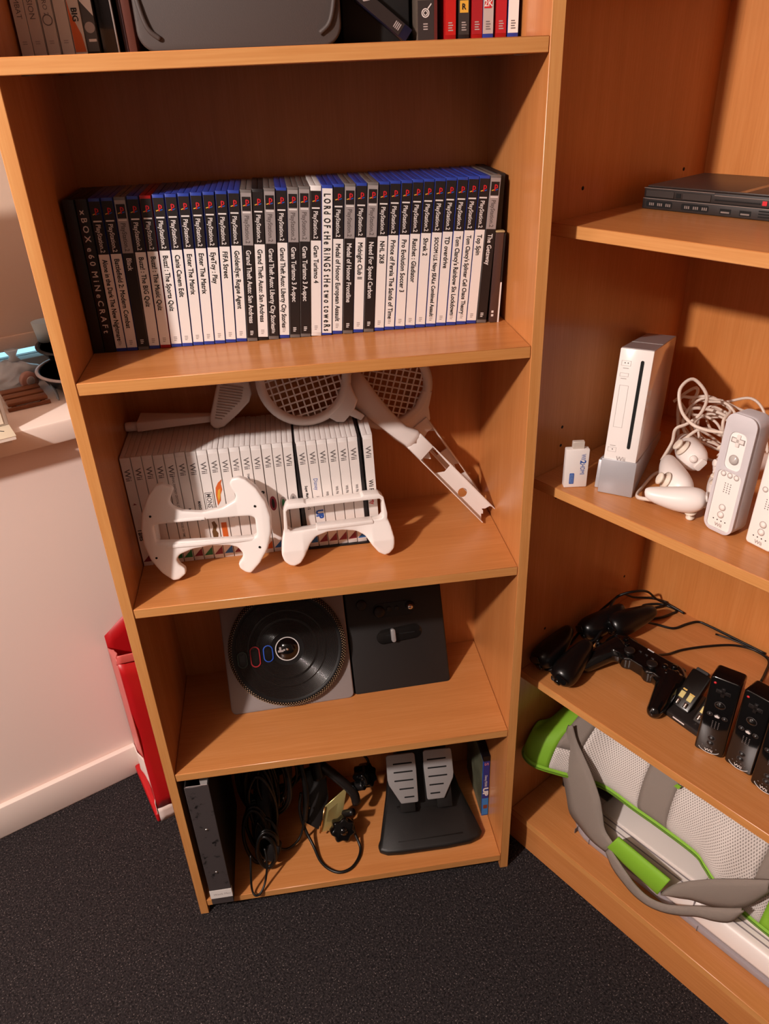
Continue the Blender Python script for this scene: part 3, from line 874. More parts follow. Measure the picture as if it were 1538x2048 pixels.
for sx, sz in ((-0.0193, 0.1026), (-0.0198, 0.0393), (0.1288, 0.1043), (0.1289, 0.0414)):
    part('screw_hole', MB().lathe([(0, -0.0124), (0.0017, -0.0124), (0.0017, -0.0085), (0, -0.0085)], 10, axis='y', c=(sx, -0.0002, sz)), SLOT, wh)

# ================================================================== two-handled grip shell
gp = thing('controller_grip_shell', 'white plastic two-handled controller grip frame leaning on the white game cases', 'controller grip', (0.2266, 0.0725, AZ[2] + 0.0035))
grot = Matrix(((0.9998, -0.0209, -0.0042), (0.0213, 0.9804, 0.1960), (0.0, -0.1961, 0.9806)))
gp.rotation_euler = grot.to_euler()
low = [(-0.0035, 0.0010), (-0.0110, 0.0080), (-0.0142, 0.0190), (-0.0119, 0.0365), (-0.0070, 0.0560), (0.0, 0.0580), (0.0042, 0.0520), (0.137, 0.0560), (0.142, 0.0580), (0.1475, 0.0600), (0.1530, 0.0440),
       (0.1570, 0.0240), (0.1555, 0.0100), (0.1480, 0.0015), (0.1400, -0.0005), (0.1310, 0.0045), (0.1215, 0.0180), (0.1127, 0.0334), (0.1002, 0.0413), (0.0803, 0.0452), (0.0566, 0.0450), (0.0396, 0.0401), (0.029, 0.0290), (0.0215, 0.0150), (0.0130, 0.0030), (0.0040, -0.0005)]
flat = holed(low, [], -0.0165, 0.0125, WHITE, 'handles', 'y')
me = applied(flat, [('REMESH', dict(mode='VOXEL', voxel_size=0.0015, use_smooth_shade=True)), ('SMOOTH', dict(factor=0.5, iterations=26))])
me.polygons.foreach_set('use_smooth', [True] * len(me.polygons))
for v in me.vertices:
    f = min(1.0, max(0.0, (0.052 - v.co.z) / 0.028)) * min(1.0, max(0.0, (abs(v.co.x - 0.0713) - 0.030) / 0.022))
    v.co.y *= 0.55 + 0.45 * f
link('handles', me, gp)
fr_out = [(-0.0068, 0.050), (-0.0041, 0.0852), (0.0, 0.0925), (0.0033, 0.0953), (0.0264, 0.0953), (0.0300, 0.0925), (0.0330, 0.0932), (0.1120, 0.0935), (0.1152, 0.0962), (0.1388, 0.0957), (0.1450, 0.0900), (0.1490, 0.064), (0.148, 0.050), (0.130, 0.046), (0.012, 0.046)]
fr_in = [(-0.0008, 0.0560), (0.0, 0.0840), (0.0025, 0.0868), (0.0291, 0.0872), (0.1390, 0.0880), (0.1428, 0.0840), (0.1425, 0.0590), (0.1385, 0.0545), (0.0042, 0.0500)]
me = holed(fr_out, [fr_in[::-1]], -0.009, 0.016, WHITE, 'tray_frame', 'y', 0.0012, 2)
link('tray_frame', me, gp)
part('tray_ledge', MB().prism(rrect(0.0415, 0.0500, 0.1270, 0.0562, 0.002, 3), -0.0105, 0.010, axis='y'), WHITE, gp, 0.0012)

# ================================================================== rackets and golf club of white plastic
def strings(mb, cx, cz, r, pitch, w, y0, y1, ang):
    ca, sa = math.cos(ang), math.sin(ang)
    k = -int(r / pitch) - 1
    while k * pitch < r:
        k += 1
        d = k * pitch
        if abs(d) >= r: continue
        hl = math.sqrt(r * r - d * d) + 0.001
        for ax in (0, 1):
            pts = []
            for (a, b) in ((-hl, d - w / 2), (hl, d - w / 2), (hl, d + w / 2), (-hl, d + w / 2)):
                x, z = (a, b) if ax == 0 else (b, a)
                pts.append((cx + x * ca - z * sa, cz + x * sa + z * ca))
            mb.prism(pts, y0 + ax * 0.0002, y1 + ax * 0.0002, axis='y')
RACK = mat('racket_white_plastic', 'e3d8d2', 0.45)
def head(parent, cx, cz, ri, ro, ang, pitch=0.0102, extra=None):
    ring = [[(cx + r * math.cos(2 * PI * k / 48), yy, cz + r * math.sin(2 * PI * k / 48)) for r, yy in ((ri, -0.003), (ri + 0.003, -0.0075), (ro - 0.004, -0.0085), (ro, -0.004), (ro, 0.003), (ro - 0.004, 0.0075), (ri + 0.003, 0.0065), (ri, 0.003))] for k in range(48)]
    mb = MB(); v = [p for r in ring for p in r]; n = 8
    mb.add(v, [(j * n + k, j * n + (k + 1) % n, ((j + 1) % 48) * n + (k + 1) % n, ((j + 1) % 48) * n + k) for j in range(48) for k in range(n)], 0, True)
    part('head_rim', mb, RACK, parent)
    mb = MB(); strings(mb, cx, cz, ri + 0.001, pitch, 0.0022, -0.0014, 0.0008, ang)
    part('string_grid', mb, RACK, parent)
    return mb
def tilt(o, ty):
    o.rotation_euler = (-math.atan(ty), 0, 0)

# A: loose racket head with a short stub, resting on the white cases
ra = thing('toy_racket', 'round white racket head with short stub resting on top of the white game cases', 'toy racket', (0.23, 0.1665, 0.8900)); tilt(ra, 0.27)
head(ra, 0.0415, 0.0712, 0.0572, 0.0708, 0.22)
th = [(0.0680, 0.0135), (0.0850, 0.0020), (0.0957, 0.0007), (0.1061, 0.0108), (0.1132, 0.0192), (0.1194, 0.0328), (0.1134, 0.0461), (0.1090, 0.0630), (0.0985, 0.0575), (0.0900, 0.0375)]
part('throat', MB().prism(th, -0.0075, 0.0070, axis='y'), RACK, ra, 0.003, 3)
part('stub', MB().prism([(0.1030, 0.0155), (0.1055, 0.0095), (0.1215, 0.0010), (0.1280, 0.0082), (0.1115, 0.0205)], -0.0065, 0.0040, axis='y'), RACK, ra, 0.0015)

def socket(parent, pts_l, pts_r, holeL, circ, depth=0.020, wall=0.0022):
    """channel that holds a remote: floor with openings, two side walls"""
    out = pts_l + pts_r[::-1]
    return out
# B: front racket handle
rb = thing('toy_racket', 'white toy racket whose open channel handle rests on the shelf, front of two', 'toy racket', (0.536, 0.1390, AZ[2] + 0.0020)); tilt(rb, 0.27)
d = Vector((-0.5736, 0.8192)).normalized()     # along the handle, in the racket plane
def along(o, L, s, a, b):                        # helper: local strip coordinates -> plane
    nx = (-d.y, d.x)
    return (a * d.x + b * nx[0], a * d.y + b * nx[1])
A0 = Vector((-0.0009, -0.0017)); B0 = Vector((0.0211, 0.0203)); A1 = Vector((-0.1113, 0.1281)); B1 = Vector((-0.0889, 0.1489))
def q(s, t):  # bilinear on the handle face: s along from the tip, t across
    p = (A0 * (1 - t) + B0 * t) * (1 - s) + (A1 * (1 - t) + B1 * t) * s
    return (p.x, p.y)
floor_out = [q(0.0, 0.03), q(0.05, 0.30), q(0.035, 0.36), q(0.055, 0.48), q(0.08, 0.50), q(0.055, 0.62), q(0.035, 0.90), q(0.0, 0.97), q(1.0, 0.98), q(1.0, 0.02)]
hole1 = [q(0.66, 0.08), q(0.60, 0.5), q(0.60, 0.90), q(0.80, 0.93), q(0.86, 0.80), q(0.84, 0.62), q(0.78, 0.45), q(0.84, 0.20), q(0.82, 0.09)]
hole2 = [(p[0], p[1]) for p in ell(-0.0289, 0.0496, 0.0076, 0.0076, 18)]
floor_me = holed(floor_out, [hole1, hole2], -0.0030, -0.0008, RACK, 'channel_floor', 'y', 0.0003, 1)
link('channel_floor', floor_me, rb)
for t0, t1 in ((0.0, 0.055), (0.945, 1.0)):
    part('channel_wall', MB().prism([q(0.0, t0), q(0.0, t1), q(1.02, t1), q(1.02, t0)], -0.0135, 0.0020, axis='y'), RACK, rb, 0.0006)
part('channel_end', MB().prism([q(0.86, 0.0), q(0.86, 1.0), q(1.02, 1.0), q(1.02, 0.0)], -0.0135, -0.0115, axis='y'), RACK, rb, 0.0006)
part('channel_head', MB().prism([q(0.92, 0.0), q(0.90, 1.0), q(1.03, 1.0), q(1.03, 0.0)], -0.0125, 0.0030, axis='y'), RACK, rb, 0.001)
nk = MB()
cs = [((-0.1000, 0.1385), 0.0160, 0.0105), ((-0.1075, 0.1465), 0.0165, 0.0115), ((-0.1235, 0.1560), 0.0140, 0.0120), ((-0.1453, 0.1793), 0.0150, 0.0115), ((-0.1690, 0.2065), 0.0185, 0.0095), ((-0.1850, 0.2240), 0.0230, 0.0085), ((-0.2000, 0.2420), 0.0260, 0.0070)]
rings = []
for (c, hw, hd) in cs:
    nxv = Vector((0.72, 0.69))
    ring = []
    for k in range(16):
        a = 2 * PI * k / 16
        ca, sa = math.cos(a), math.sin(a)
        ex = math.copysign(abs(ca) ** 0.7, ca) * hw; ey = math.copysign(abs(sa) ** 0.7, sa) * hd
        ring.append((c[0] + nxv.x * ex, -0.003 + ey, c[1] + nxv.y * ex))
    rings.append(ring)
nk.loft(rings)
part('neck', nk, RACK, rb)
# C: rear racket against the back panel
rc = thing('toy_racket', 'white toy racket with gridded head leaning on the back panel, behind the front one', 'toy racket', (0.5570, 0.2270, AZ[2] + 0.0015)); tilt(rc, -0.02)
head(rc, -0.1570, 0.2120, 0.0585, 0.0730, 1.30)
A0 = Vector((-0.0090, -0.0010)); B0 = Vector((-0.0070, 0.0130)); A1 = Vector((-0.1160, 0.1290)); B1 = Vector((-0.0900, 0.1490))
A0 = Vector((-0.0170, 0.0000)); B0 = Vector((-0.0010, 0.0060))
fo = [q(0, 0), q(0, 1), q(1, 1), q(1, 0)]
h1 = [q(0.62, 0.1), q(0.62, 0.85), q(0.86, 0.88), q(0.90, 0.6), q(0.86, 0.12)]
h2 = [q(0.28, 0.35), q(0.27, 0.90), q(0.40, 0.92), q(0.42, 0.60)]
link('channel_floor', holed(fo, [h1, h2], 0.0010, 0.0035, RACK, 'channel_floor', 'y', 0.0003, 1), rc)
for t0, t1 in ((0.0, 0.06), (0.94, 1.0)):
    part('channel_wall', MB().prism([q(0.0, t0), q(0.0, t1), q(1.02, t1), q(1.02, t0)], -0.0125, 0.0050, axis='y'), RACK, rc, 0.0006)
part('channel_head', MB().prism([q(0.93, 0.0), q(0.93, 1.0), q(1.06, 1.0), q(1.06, 0.0)], -0.0110, 0.0060, axis='y'), RACK, rc, 0.001)
th = [(-0.0880, 0.1500), (-0.0905, 0.1720), (-0.0850, 0.2000), (-0.0990, 0.2020), (-0.1130, 0.1740), (-0.1330, 0.1590), (-0.1560, 0.1530), (-0.1700, 0.1430), (-0.1180, 0.1330)]
part('throat', MB().prism(th, -0.0080, 0.0060, axis='y'), RACK, rc, 0.003, 3)

# golf club lying on the cases
gc = thing('golf_club', 'white toy golf club with ribbed iron head lying on top of the white game cases', 'toy golf club', (0.0, 0.1930, 0.8925)); tilt(gc, 0.3)
sh_ = MB()
sh_.loft([[(0.0192, -0.010, 0.0015), (0.0192, -0.010, 0.0150), (0.0240, 0.009, 0.0285), (0.0240, 0.012, 0.0050)],
          [(0.0700, -0.008, 0.0040), (0.0700, -0.008, 0.0160), (0.0720, 0.007, 0.0240), (0.0720, 0.009, 0.0060)],
          [(0.1330, -0.006, 0.0062), (0.1330, -0.006, 0.0150), (0.1330, 0.004, 0.0196), (0.1330, 0.006, 0.0080)]], smooth=False)
part('shaft', sh_, RACK, gc, 0.0012)
part('shaft_end', MB().lathe([(0, 0.0010), (0.0066, 0.0012), (0.0070, 0.0030), (0.0070, 0.0220), (0, 0.0225)], 16, axis='x', c=(0.0, 0.0, 0.0095)), RACK, gc)
hd = [(0.1264, 0.0120), (0.1270, 0.0030), (0.1310, -0.0020), (0.1361, -0.0038), (0.1467, -0.0015), (0.1700, 0.0160), (0.1876, 0.0317), (0.1924, 0.0430), (0.1915, 0.0600), (0.1840, 0.0700), (0.1460, 0.0700), (0.1428, 0.0606)]
part('club_head', MB().prism(hd, -0.013, -0.002, axis='y'), RACK, gc, 0.003, 3)
rb_ = MB()
for k in range(13):
    f = k / 12.0
    x0, z0 = 0.1350 + f * 0.0140, 0.0120 + f * 0.048
    ln = 0.012 + 0.026 * min(1, f * 1.6)
    dx, dz = 0.86, 0.50
    rb_.prism([(x0, z0), (x0 + dx * ln, z0 - 0.2 * ln + 0.0), (x0 + dx * ln, z0 - 0.2 * ln + 0.0013), (x0, z0 + 0.0013)], -0.0142, -0.0128, axis='y')
part('face_groove', rb_, mat('racket_shadow_line', 'a5958d', 0.6), gc)

# ================================================================== turntable controller, two linked decks leaning on the back panel
def frame_rot(ex, ey):
    ex = Vector(ex).normalized(); ey = Vector(ey); ey = (ey - ex * ey.dot(ex)).normalized()
    n = ex.cross(ey)                       # towards the viewer
    return Matrix((ex, ey, n)).transposed().to_euler()
tt_rot = frame_rot((0.2188, 0.0067, 0), (0, math.sin(math.radians(27)), math.cos(math.radians(27))))
dk = thing('turntable_deck', 'grey square deck with black record platter leaning on the back of the fourth shelf', 'turntable', (0.0888, 0.1184, AZ[3] + 0.0005), tt_rot)
GD = mat('warm_grey_deck', '8f8583', 0.48, metal=0.1)
part('deck_body', MB().prism(rrect(0.0, 0.0, 0.2190, 0.2300, 0.010, 6), -0.030, 0.0), GD, dk, 0.0025, 3)
CX, CY = 0.1104, 0.1085
pl = MB()
pl.lathe([(0.0, 0.0), (0.1035, 0.0), (0.1035, 0.006), (0.1015, 0.0135), (0.0985, 0.0150), (0.0940, 0.0155), (0.0925, 0.0145), (0.0, 0.0145)], 72, c=(CX, CY, 0))
part('platter', pl, mat('platter_black', '0f0c0c', 0.35), dk)
st = MB()
for k in range(132):
    a = 2 * PI * k / 132
    for rr, off in ((0.0972, 0.0), (0.1000, 0.5), (0.1022, 0.0)):
        aa = a + off * 2 * PI / 132
        zz = 0.0153 if rr < 0.099 else (0.0148 if rr < 0.101 else 0.0125)
        st.box((CX + rr * math.cos(aa) - 0.0007, CY + rr * math.sin(aa) - 0.0007, zz - 0.001), (CX + rr * math.cos(aa) + 0.0007, CY + rr * math.sin(aa) + 0.0007, zz + 0.0004))
stud = part('rim_studs', st, mat('stud_bronze', 'a58a6c', 0.35), dk); stud['kind'] = 'stuff'
gv = MB()
for r in [0.030 + 0.00165 * k for k in range(37)]:
    w = 0.0006 if abs(r - 0.052) > 0.0012 and abs(r - 0.068) > 0.0012 else 0.0014
    n = 64
    gv.add([(CX + q_ * math.cos(2 * PI * k / n), CY + q_ * math.sin(2 * PI * k / n), zz) for q_, zz in ((r - w, 0.0146), (r, 0.0151), (r + w, 0.0146)) for k in range(n)],
           [(j * n + k, j * n + (k + 1) % n, (j + 1) * n + (k + 1) % n, (j + 1) * n + k) for j in range(2) for k in range(n)], 0, True)
part('record_grooves', gv, mat('vinyl_gloss', '14100f', 0.22, coat=0.3), dk)
def annulus(cx, cy, r0, r1, z, n=40, sx=1.0, sy=1.0, z1=None):
    mb = MB(); z1 = z if z1 is None else z1
    mb.add([(cx + r * sx * math.cos(2 * PI * k / n), cy + r * sy * math.sin(2 * PI * k / n), zz) for r, zz in ((r0, z), (r1, z1)) for k in range(n)],
           [(k, (k + 1) % n, n + (k + 1) % n, n + k) for k in range(n)], 0, True)
    return mb
part('centre_ring', annulus(CX, CY, 0.0196, 0.0212, 0.0156), mat('white_ring', 'd8d0cc', 0.4), dk)
part('centre_disc', MB().lathe([(0, 0.0148), (0.0195, 0.0148), (0.0195, 0.0156), (0, 0.0157)], 40, c=(CX, CY, 0)), GLOSS, dk)
part('spindle', MB().lathe([(0.0, 0.015), (0.0030, 0.015), (0.0028, 0.019), (0.0016, 0.0205), (0, 0.021)], 14, c=(CX, CY, 0)), CHROME, dk)
emb = MB()
emb.box((CX - 0.0165, CY - 0.0045, 0.0157), (CX - 0.0070, CY - 0.0010, 0.0162))
emb.box((CX - 0.0140, CY - 0.0015, 0.0157), (CX - 0.0105, CY + 0.0045, 0.0162))
emb.box((CX - 0.0072, CY - 0.0030, 0.0157), (CX - 0.0040, CY + 0.0002, 0.0162))
part('record_emblem', emb, INKP, dk)
ang = 0.11
for nm, dist, sy_, colr in (('blue_button', 0.034, 0.0150, '2d55b8'), ('red_button', 0.057, 0.0185, 'a52a30'), ('green_button', 0.0795, 0.0145, '33443e')):
    bx, by = CX - dist * math.cos(ang), CY - dist * math.sin(ang)
    b = MB()
    out = []
    for k in range(24):
        a = 2 * PI * k / 24
        out.append((bx + 0.0088 * math.cos(a), by + (sy_ - 0.0088) * (1 if math.sin(a) > 0 else -1) * (1 if abs(math.sin(a)) > 1e-6 else 0) + 0.0088 * math.sin(a)))
    b.prism(out, 0.0140, 0.0172)
    part(nm, b, GLOSS, dk, 0.001, 2)
    ob = [(bx + (x - bx) * 1.0, by + (y - by) * 1.0) for x, y in out]; ib = [(bx + (x - bx) * 0.80, by + (y - by) * 0.90) for x, y in out]
    rg = MB(); n = len(ob)
    rg.add([(x, y, 0.01735) for x, y in ob] + [(x, y, 0.01755) for x, y in ib], [(k, (k + 1) % n, n + (k + 1) % n, n + k) for k in range(n)])
    part('button_outline', rg, mat(nm + '_outline', colr, 0.35), dk)

mx = thing('mixer_deck', 'black mixer deck with slider and knobs, right of the record platter', 'mixer', (0.0888, 0.1184, AZ[3] + 0.0005), tt_rot)
MK = mat('charcoal_mixer_plastic', '1d1918', 0.5, bump=0.05, bscale=900)
part('mixer_body', MB().prism(rrect(0.2212, -0.0005, 0.3985, 0.2290, 0.008, 6), -0.034, -0.006), MK, mx, 0.003, 3)
part('foot_bead', MB().prism(rrect(0.2195, 0.0010, 0.2290, 0.0090, 0.003, 4), -0.028, -0.009), MK, mx, 0.002)
def at_mix(u, v, x0=0.2232, y0=-0.003):  # small placement helper on the mixer face
    return (x0 + u, y0 + v)
part('hinge_line', MB().box((0.226, 0.1985, -0.0062), (0.394, 0.1992, -0.0057)), SLOT, mx)
ctrl = MB().prism(rrect(0.272, 0.135, 0.344, 0.162, 0.009, 6), -0.0062, -0.0052)
part('control_recess', ctrl, mat('mixer_recess', '100d0c', 0.45), mx, 0.0004, 1)
for kx, ky, kr, kh, mm in ((0.2505, 0.1640, 0.0095, 0.006, MK), (0.2810, 0.1480, 0.0105, 0.010, MK), (0.3000, 0.1500, 0.0050, 0.002, BLACK), (0.3140, 0.1500, 0.0042, 0.002, BLACK), (0.3385, 0.1520, 0.0082, 0.010, CHROME)):
    nm = 'metal_knob' if mm is CHROME else ('knob' if kh > 0.004 else 'small_button')
    k_ = part(nm, MB().lathe([(0, -0.0062), (kr, -0.0062), (kr * 0.96, -0.0062 + kh * 0.8), (kr * 0.85, -0.0062 + kh), (0, -0.0062 + kh)], 22, c=(kx, ky, 0)), BLACK if mm is CHROME else mm, mx)
    if mm is CHROME:
        part('knob_cap', MB().lathe([(0, kh - 0.0062), (0.0052, kh - 0.0062), (0.0045, kh - 0.0045), (0, kh - 0.0042)], 16, c=(kx - 0.0008, ky - 0.0010, 0)), CHROME, k_)
slot = [(0.2720 + 0.0135, 0.0890)]
sl_ = []
for k in range(13):
    a = PI / 2 + PI * k / 12; sl_.append((0.2850 + 0.0135 * math.cos(a), 0.1000 + 0.0135 * math.sin(a)))
for k in range(13):
    a = -PI / 2 + PI * k / 12; sl_.append((0.3420 + 0.0135 * math.cos(a), 0.1040 + 0.0135 * math.sin(a)))
part('slider_recess', MB().prism(sl_, -0.0062, -0.0050), GLOSS, mx, 0.0006, 2)
part('slider_track', MB().box((0.2880, 0.1020, -0.0050), (0.3420, 0.1032, -0.0046)), SLOT, mx)
part('slider_knob', MB().prism(rrect(0.2975, 0.0905, 0.3055, 0.1150, 0.0038, 5), -0.0050, 0.0060), SILVER, mx, 0.0015, 2)

# ================================================================== bottom shelf: lever arch file, cable heap, clamp, pedals, film case
bf = thing('lever_arch_file', 'mottled grey lever arch file standing at the left end of the lowest shelf', 'file', (0.0120, -0.0100, AZ[4] + 0.0002), (0, 0.0, 0))
mott = bpy.data.materials.new('mottled_grey_card'); mott.use_nodes = True
nt = mott.node_tree; b = nt.nodes['Principled BSDF']; tc = nt.nodes.new('ShaderNodeTexCoord'); n = nt.nodes.new('ShaderNodeTexNoise'); n.inputs['Scale'].default_value = 55; n.inputs['Detail'].default_value = 6; n.inputs['Roughness'].default_value = 0.7
r = nt.nodes.new('ShaderNodeValToRGB'); r.color_ramp.elements[0].position = 0.36; r.color_ramp.elements[0].color = lin('0c0a0a'); r.color_ramp.elements[1].position = 0.43; r.color_ramp.elements[1].color = lin('433c3c')
nt.links.new(tc.outputs['Object'], n.inputs['Vector']); nt.links.new(n.outputs['Fac'], r.inputs['Fac']); nt.links.new(r.outputs['Color'], b.inputs['Base Color']); b.inputs['Roughness'].default_value = 0.5
FD = mat('file_black_card', '0d0a0a', 0.6)
FW, FH, FT = 0.0390, 0.312, 0.0022
lean = Matrix.Rotation(0.0, 4, 'Y')
part('spine', MB().box((0.0, 0.0, 0.0), (FW, FT, FH)), mott, bf, 0.0006, 1)
part('cover', MB().box((0.0, FT, 0.0), (FT, 0.215, FH)), FD, bf, 0.0006, 1)
part('cover', MB().box((FW - FT, FT, 0.0), (FW, 0.215, FH)), FD, bf, 0.0006, 1)
part('lining', MB().box((FT, FT, 0.002), (FW - FT, FT + 0.001, FH - 0.0005)), mat('file_lining', 'a9a09f', 0.6), bf)
part('paper_stack', MB().box((FT + 0.018, 0.028, 0.004), (FW - FT - 0.001, 0.205, FH - 0.010)), mat('file_paper', 'b9b0ac', 0.7), bf)
part('lever_arch', MB().tube(smooth_path([(0.010, 0.02, 0.15), (0.024, 0.02, 0.17), (0.030, 0.03, 0.2), (0.024, 0.05, 0.22), (0.010, 0.05, 0.23)], 5), 0.0016, 8), CHROME, bf)
for zz in (0.205, 0.090):
    part('rivet', MB().lathe([(0, -0.0018), (0.0018, -0.0016), (0.0030, -0.0006), (0.0030, 0.0), (0, 0.0)], 14, axis='y', c=(FW * 0.52, 0, zz)), CHROME, bf)
part('spine_label', MB().box((-0.0002, -0.0006, 0.0175), (FW + 0.0004, 0.0002, 0.0400)), PAPW, bf, label='white paper spine label')
part('label_wrap', MB().box((FW, -0.0006, 0.0175), (FW + 0.0005, 0.006, 0.0400)), PAPW, bf)
letter('Work Misc', INKP, bf, (0.006, -0.0008, 0.0260), RT, (0, 0, 1), height=0.0048, name='label_lettering')

# tangled black cables with a plug: one adaptor with cords
cb = thing('cable_heap', 'heap of coiled black cables and power plug beside the lever arch file', 'cables', (0.0, 0.0, AZ[4]))
random.seed(11)
def coil(cx, cy, cz, rx, rz, turns, r, seedv, tiltv=0.0, drift=0.02):
    rnd = random.Random(seedv)
    pts = []
    for k in range(int(turns * 12)):
        a = 2 * PI * k / 12
        f = 1 + 0.16 * math.sin(a * 0.37 + seedv) + rnd.uniform(-0.03, 0.03)
        x = cx + rx * f * math.cos(a); z = cz + rz * f * math.sin(a)
        y = cy + drift * math.sin(a * 0.31 + seedv * 2) + tiltv * (z - cz)
        pts.append((x, y, max(z, r + 0.0004)))
    return MB().tube(smooth_path(pts, 3), r, 7)
part('coil', coil(0.117, 0.105, 0.125, 0.026, 0.105, 7, 0.0031, 1, -0.10), RUBBER, cb)
part('coil', coil(0.110, 0.135, 0.150, 0.034, 0.110, 6, 0.0030, 2, -0.15), RUBBER, cb)
part('coil', coil(0.135, 0.165, 0.155, 0.055, 0.090, 5, 0.0030, 3, -0.20, 0.03), RUBBER, cb)
part('coil', coil(0.100, 0.085, 0.070, 0.020, 0.058, 5, 0.0030, 4, 0.10), RUBBER, cb)
part('coil', coil(0.098, 0.160, 0.200, 0.026, 0.070, 5, 0.0030, 5, 0.0), RUBBER, cb)
part('coil', coil(0.140, 0.120, 0.165, 0.030, 0.085, 7, 0.0032, 6, -0.1), RUBBER, cb)
part('coil', coil(0.150, 0.180, 0.190, 0.034, 0.060, 6, 0.0032, 7, -0.1), RUBBER, cb)
part('coil', coil(0.118, 0.060, 0.055, 0.018, 0.042, 6, 0.0030, 8, 0.05), RUBBER, cb)
part('bundle_and_shade', MB().tube(smooth_path([(0.108, 0.085, 0.020), (0.108, 0.09, 0.06), (0.120, 0.12, 0.12), (0.126, 0.14, 0.18), (0.122, 0.165, 0.24), (0.118, 0.18, 0.265)], 5), [0.011, 0.013, 0.014, 0.0155, 0.017, 0.018, 0.019, 0.019, 0.019, 0.0195, 0.02, 0.02, 0.02, 0.02, 0.02, 0.0195, 0.019, 0.0185, 0.018, 0.017, 0.016, 0.015, 0.014, 0.013, 0.011, 0.009], 12), BMATT, cb)  # cable core swollen into a black mass that stands for the shadow between coils
part('loop', MB().tube(smooth_path([(0.0895, 0.030, 0.070), (0.0865, 0.012, 0.040), (0.0850, 0.001, 0.012), (0.0905, -0.007, 0.0035), (0.1010, -0.003, 0.0045), (0.1110, 0.012, 0.018), (0.1170, 0.026, 0.050), (0.1150, 0.040, 0.070)], 7), 0.0021, 8), RUBBER, cb)
part('loop', MB().tube(smooth_path([(0.105, 0.075, 0.10), (0.130, 0.068, 0.040), (0.152, 0.075, 0.012), (0.178, 0.090, 0.020), (0.192, 0.105, 0.060), (0.200, 0.125, 0.120), (0.190, 0.14, 0.160), (0.170, 0.15, 0.180)], 7), 0.0023, 8), RUBBER, cb)
part('loop', MB().tube(smooth_path([(0.192, 0.105, 0.05), (0.200, 0.110, 0.11), (0.196, 0.13, 0.17), (0.175, 0.16, 0.21), (0.14, 0.18, 0.23)], 7), 0.0050, 8), RUBBER, cb)
plug = part('plug', MB().prism(rrect(-0.014, -0.018, 0.014, 0.018, 0.008, 5), -0.012, 0.012), BLACK, cb, 0.003, 2, loc=(0.126, 0.064, 0.030), rot=(1.2, 0.35, -0.25))
for sx in (-0.008, 0.0075):
    part('pin', MB().lathe([(0, 0), (0.0018, 0), (0.0018, -0.017), (0.0010, -0.0185), (0, -0.0185)], 10, axis='y', c=(sx, -0.018, 0.002)), CHROME, plug)
jk = part('jack_plug', MB().lathe([(0, 0), (0.0042, 0), (0.0045, 0.007), (0, 0.008)], 12, 0, 'z'), CHROME, cb, loc=(0.1560, 0.115, 0.086))
part('jack_tip', MB().lathe([(0, 0.007), (0.0016, 0.007), (0.0016, 0.024), (0, 0.025)], 10), CHROME, jk)

# desk clamp with knob and yellow zinc plate, with its own cord
cl = thing('desk_clamp', 'black desk clamp with lobed knob and yellow zinc plate between cables and pedals', 'clamp', (0.0, 0.0, AZ[4]))
arm = MB()
arm.tube(smooth_path([(0.228, 0.20, 0.245), (0.226, 0.19, 0.19), (0.224, 0.175, 0.13), (0.228, 0.16, 0.10)], 5), [(0.019, 0.014)] * 16, 12)
part('post', arm, BLACK, cl)
part('foot_plate', MB().add([(0.186, 0.118, 0.030), (0.216, 0.100, 0.020), (0.242, 0.140, 0.060), (0.240, 0.185, 0.110), (0.196, 0.180, 0.100), (0.186, 0.126, 0.030), (0.216, 0.108, 0.020), (0.242, 0.148, 0.060), (0.240, 0.193, 0.110), (0.196, 0.188, 0.100)],
     [(0, 1, 2, 3, 4), (9, 8, 7, 6, 5), (0, 5, 6, 1), (1, 6, 7, 2), (2, 7, 8, 3), (3, 8, 9, 4), (4, 9, 5, 0)]), BLACK, cl, 0.002)
part('zinc_plate', MB().add([(0.2190, 0.0960, 0.0190), (0.2580, 0.1000, 0.0150), (0.2800, 0.1360, 0.0900), (0.2330, 0.1120, 0.0720), (0.2190, 0.0985, 0.0180), (0.2580, 0.1025, 0.0140), (0.2800, 0.1385, 0.0890), (0.2330, 0.1145, 0.0710)],
     [(0, 1, 2, 3), (7, 6, 5, 4), (0, 4, 5, 1), (1, 5, 6, 2), (2, 6, 7, 3), (3, 7, 4, 0)]), GOLD, cl, 0.0006, 1)
part('plate_lip', MB().tube([(0.2185, 0.0945, 0.0190), (0.2325, 0.1105, 0.0725)], 0.0016, 8), mat('iridescent_edge', 'e0b070', 0.2, metal=1.0), cl)
part('clamp_arm', MB().tube(smooth_path([(0.234, 0.168, 0.125), (0.262, 0.150, 0.105), (0.290, 0.135, 0.075), (0.296, 0.128, 0.050)], 5), [(0.010, 0.009)] * 16, 10), BLACK, cl)
part('screw', MB().lathe([(0.006 + 0.0012 * (k % 2), -0.016 + 0.0022 * k) for k in range(14)], 16, 0), BLACK, cl, loc=(0.278, 0.104, 0.054), rot=(0.5, 0.75, 0))
def lobed(r, amp, n, h0, h1):
    o_ = [(r * (1 + amp * math.cos(n * a)) * math.cos(a), r * (1 + amp * math.cos(n * a)) * math.sin(a)) for a in [2 * PI * k / 64 for k in range(64)]]
    return MB().prism(o_, h0, h1)
kn = part('knob', lobed(0.0225, 0.10, 7, -0.011, 0.011), GLOSS, cl, 0.004, 3, loc=(0.262, 0.082, 0.038), rot=(1.05, 0.45, 0))
part('knob_boss', MB().lathe([(0, 0.010), (0.0080, 0.010), (0.0075, 0.014), (0, 0.0145)], 16), GLOSS, kn)
part('knob', lobed(0.0225, 0.10, 7, -0.014, 0.014), GLOSS, cl, 0.004, 3, loc=(0.318, 0.160, 0.088), rot=(0.6, 0.9, 0.2))
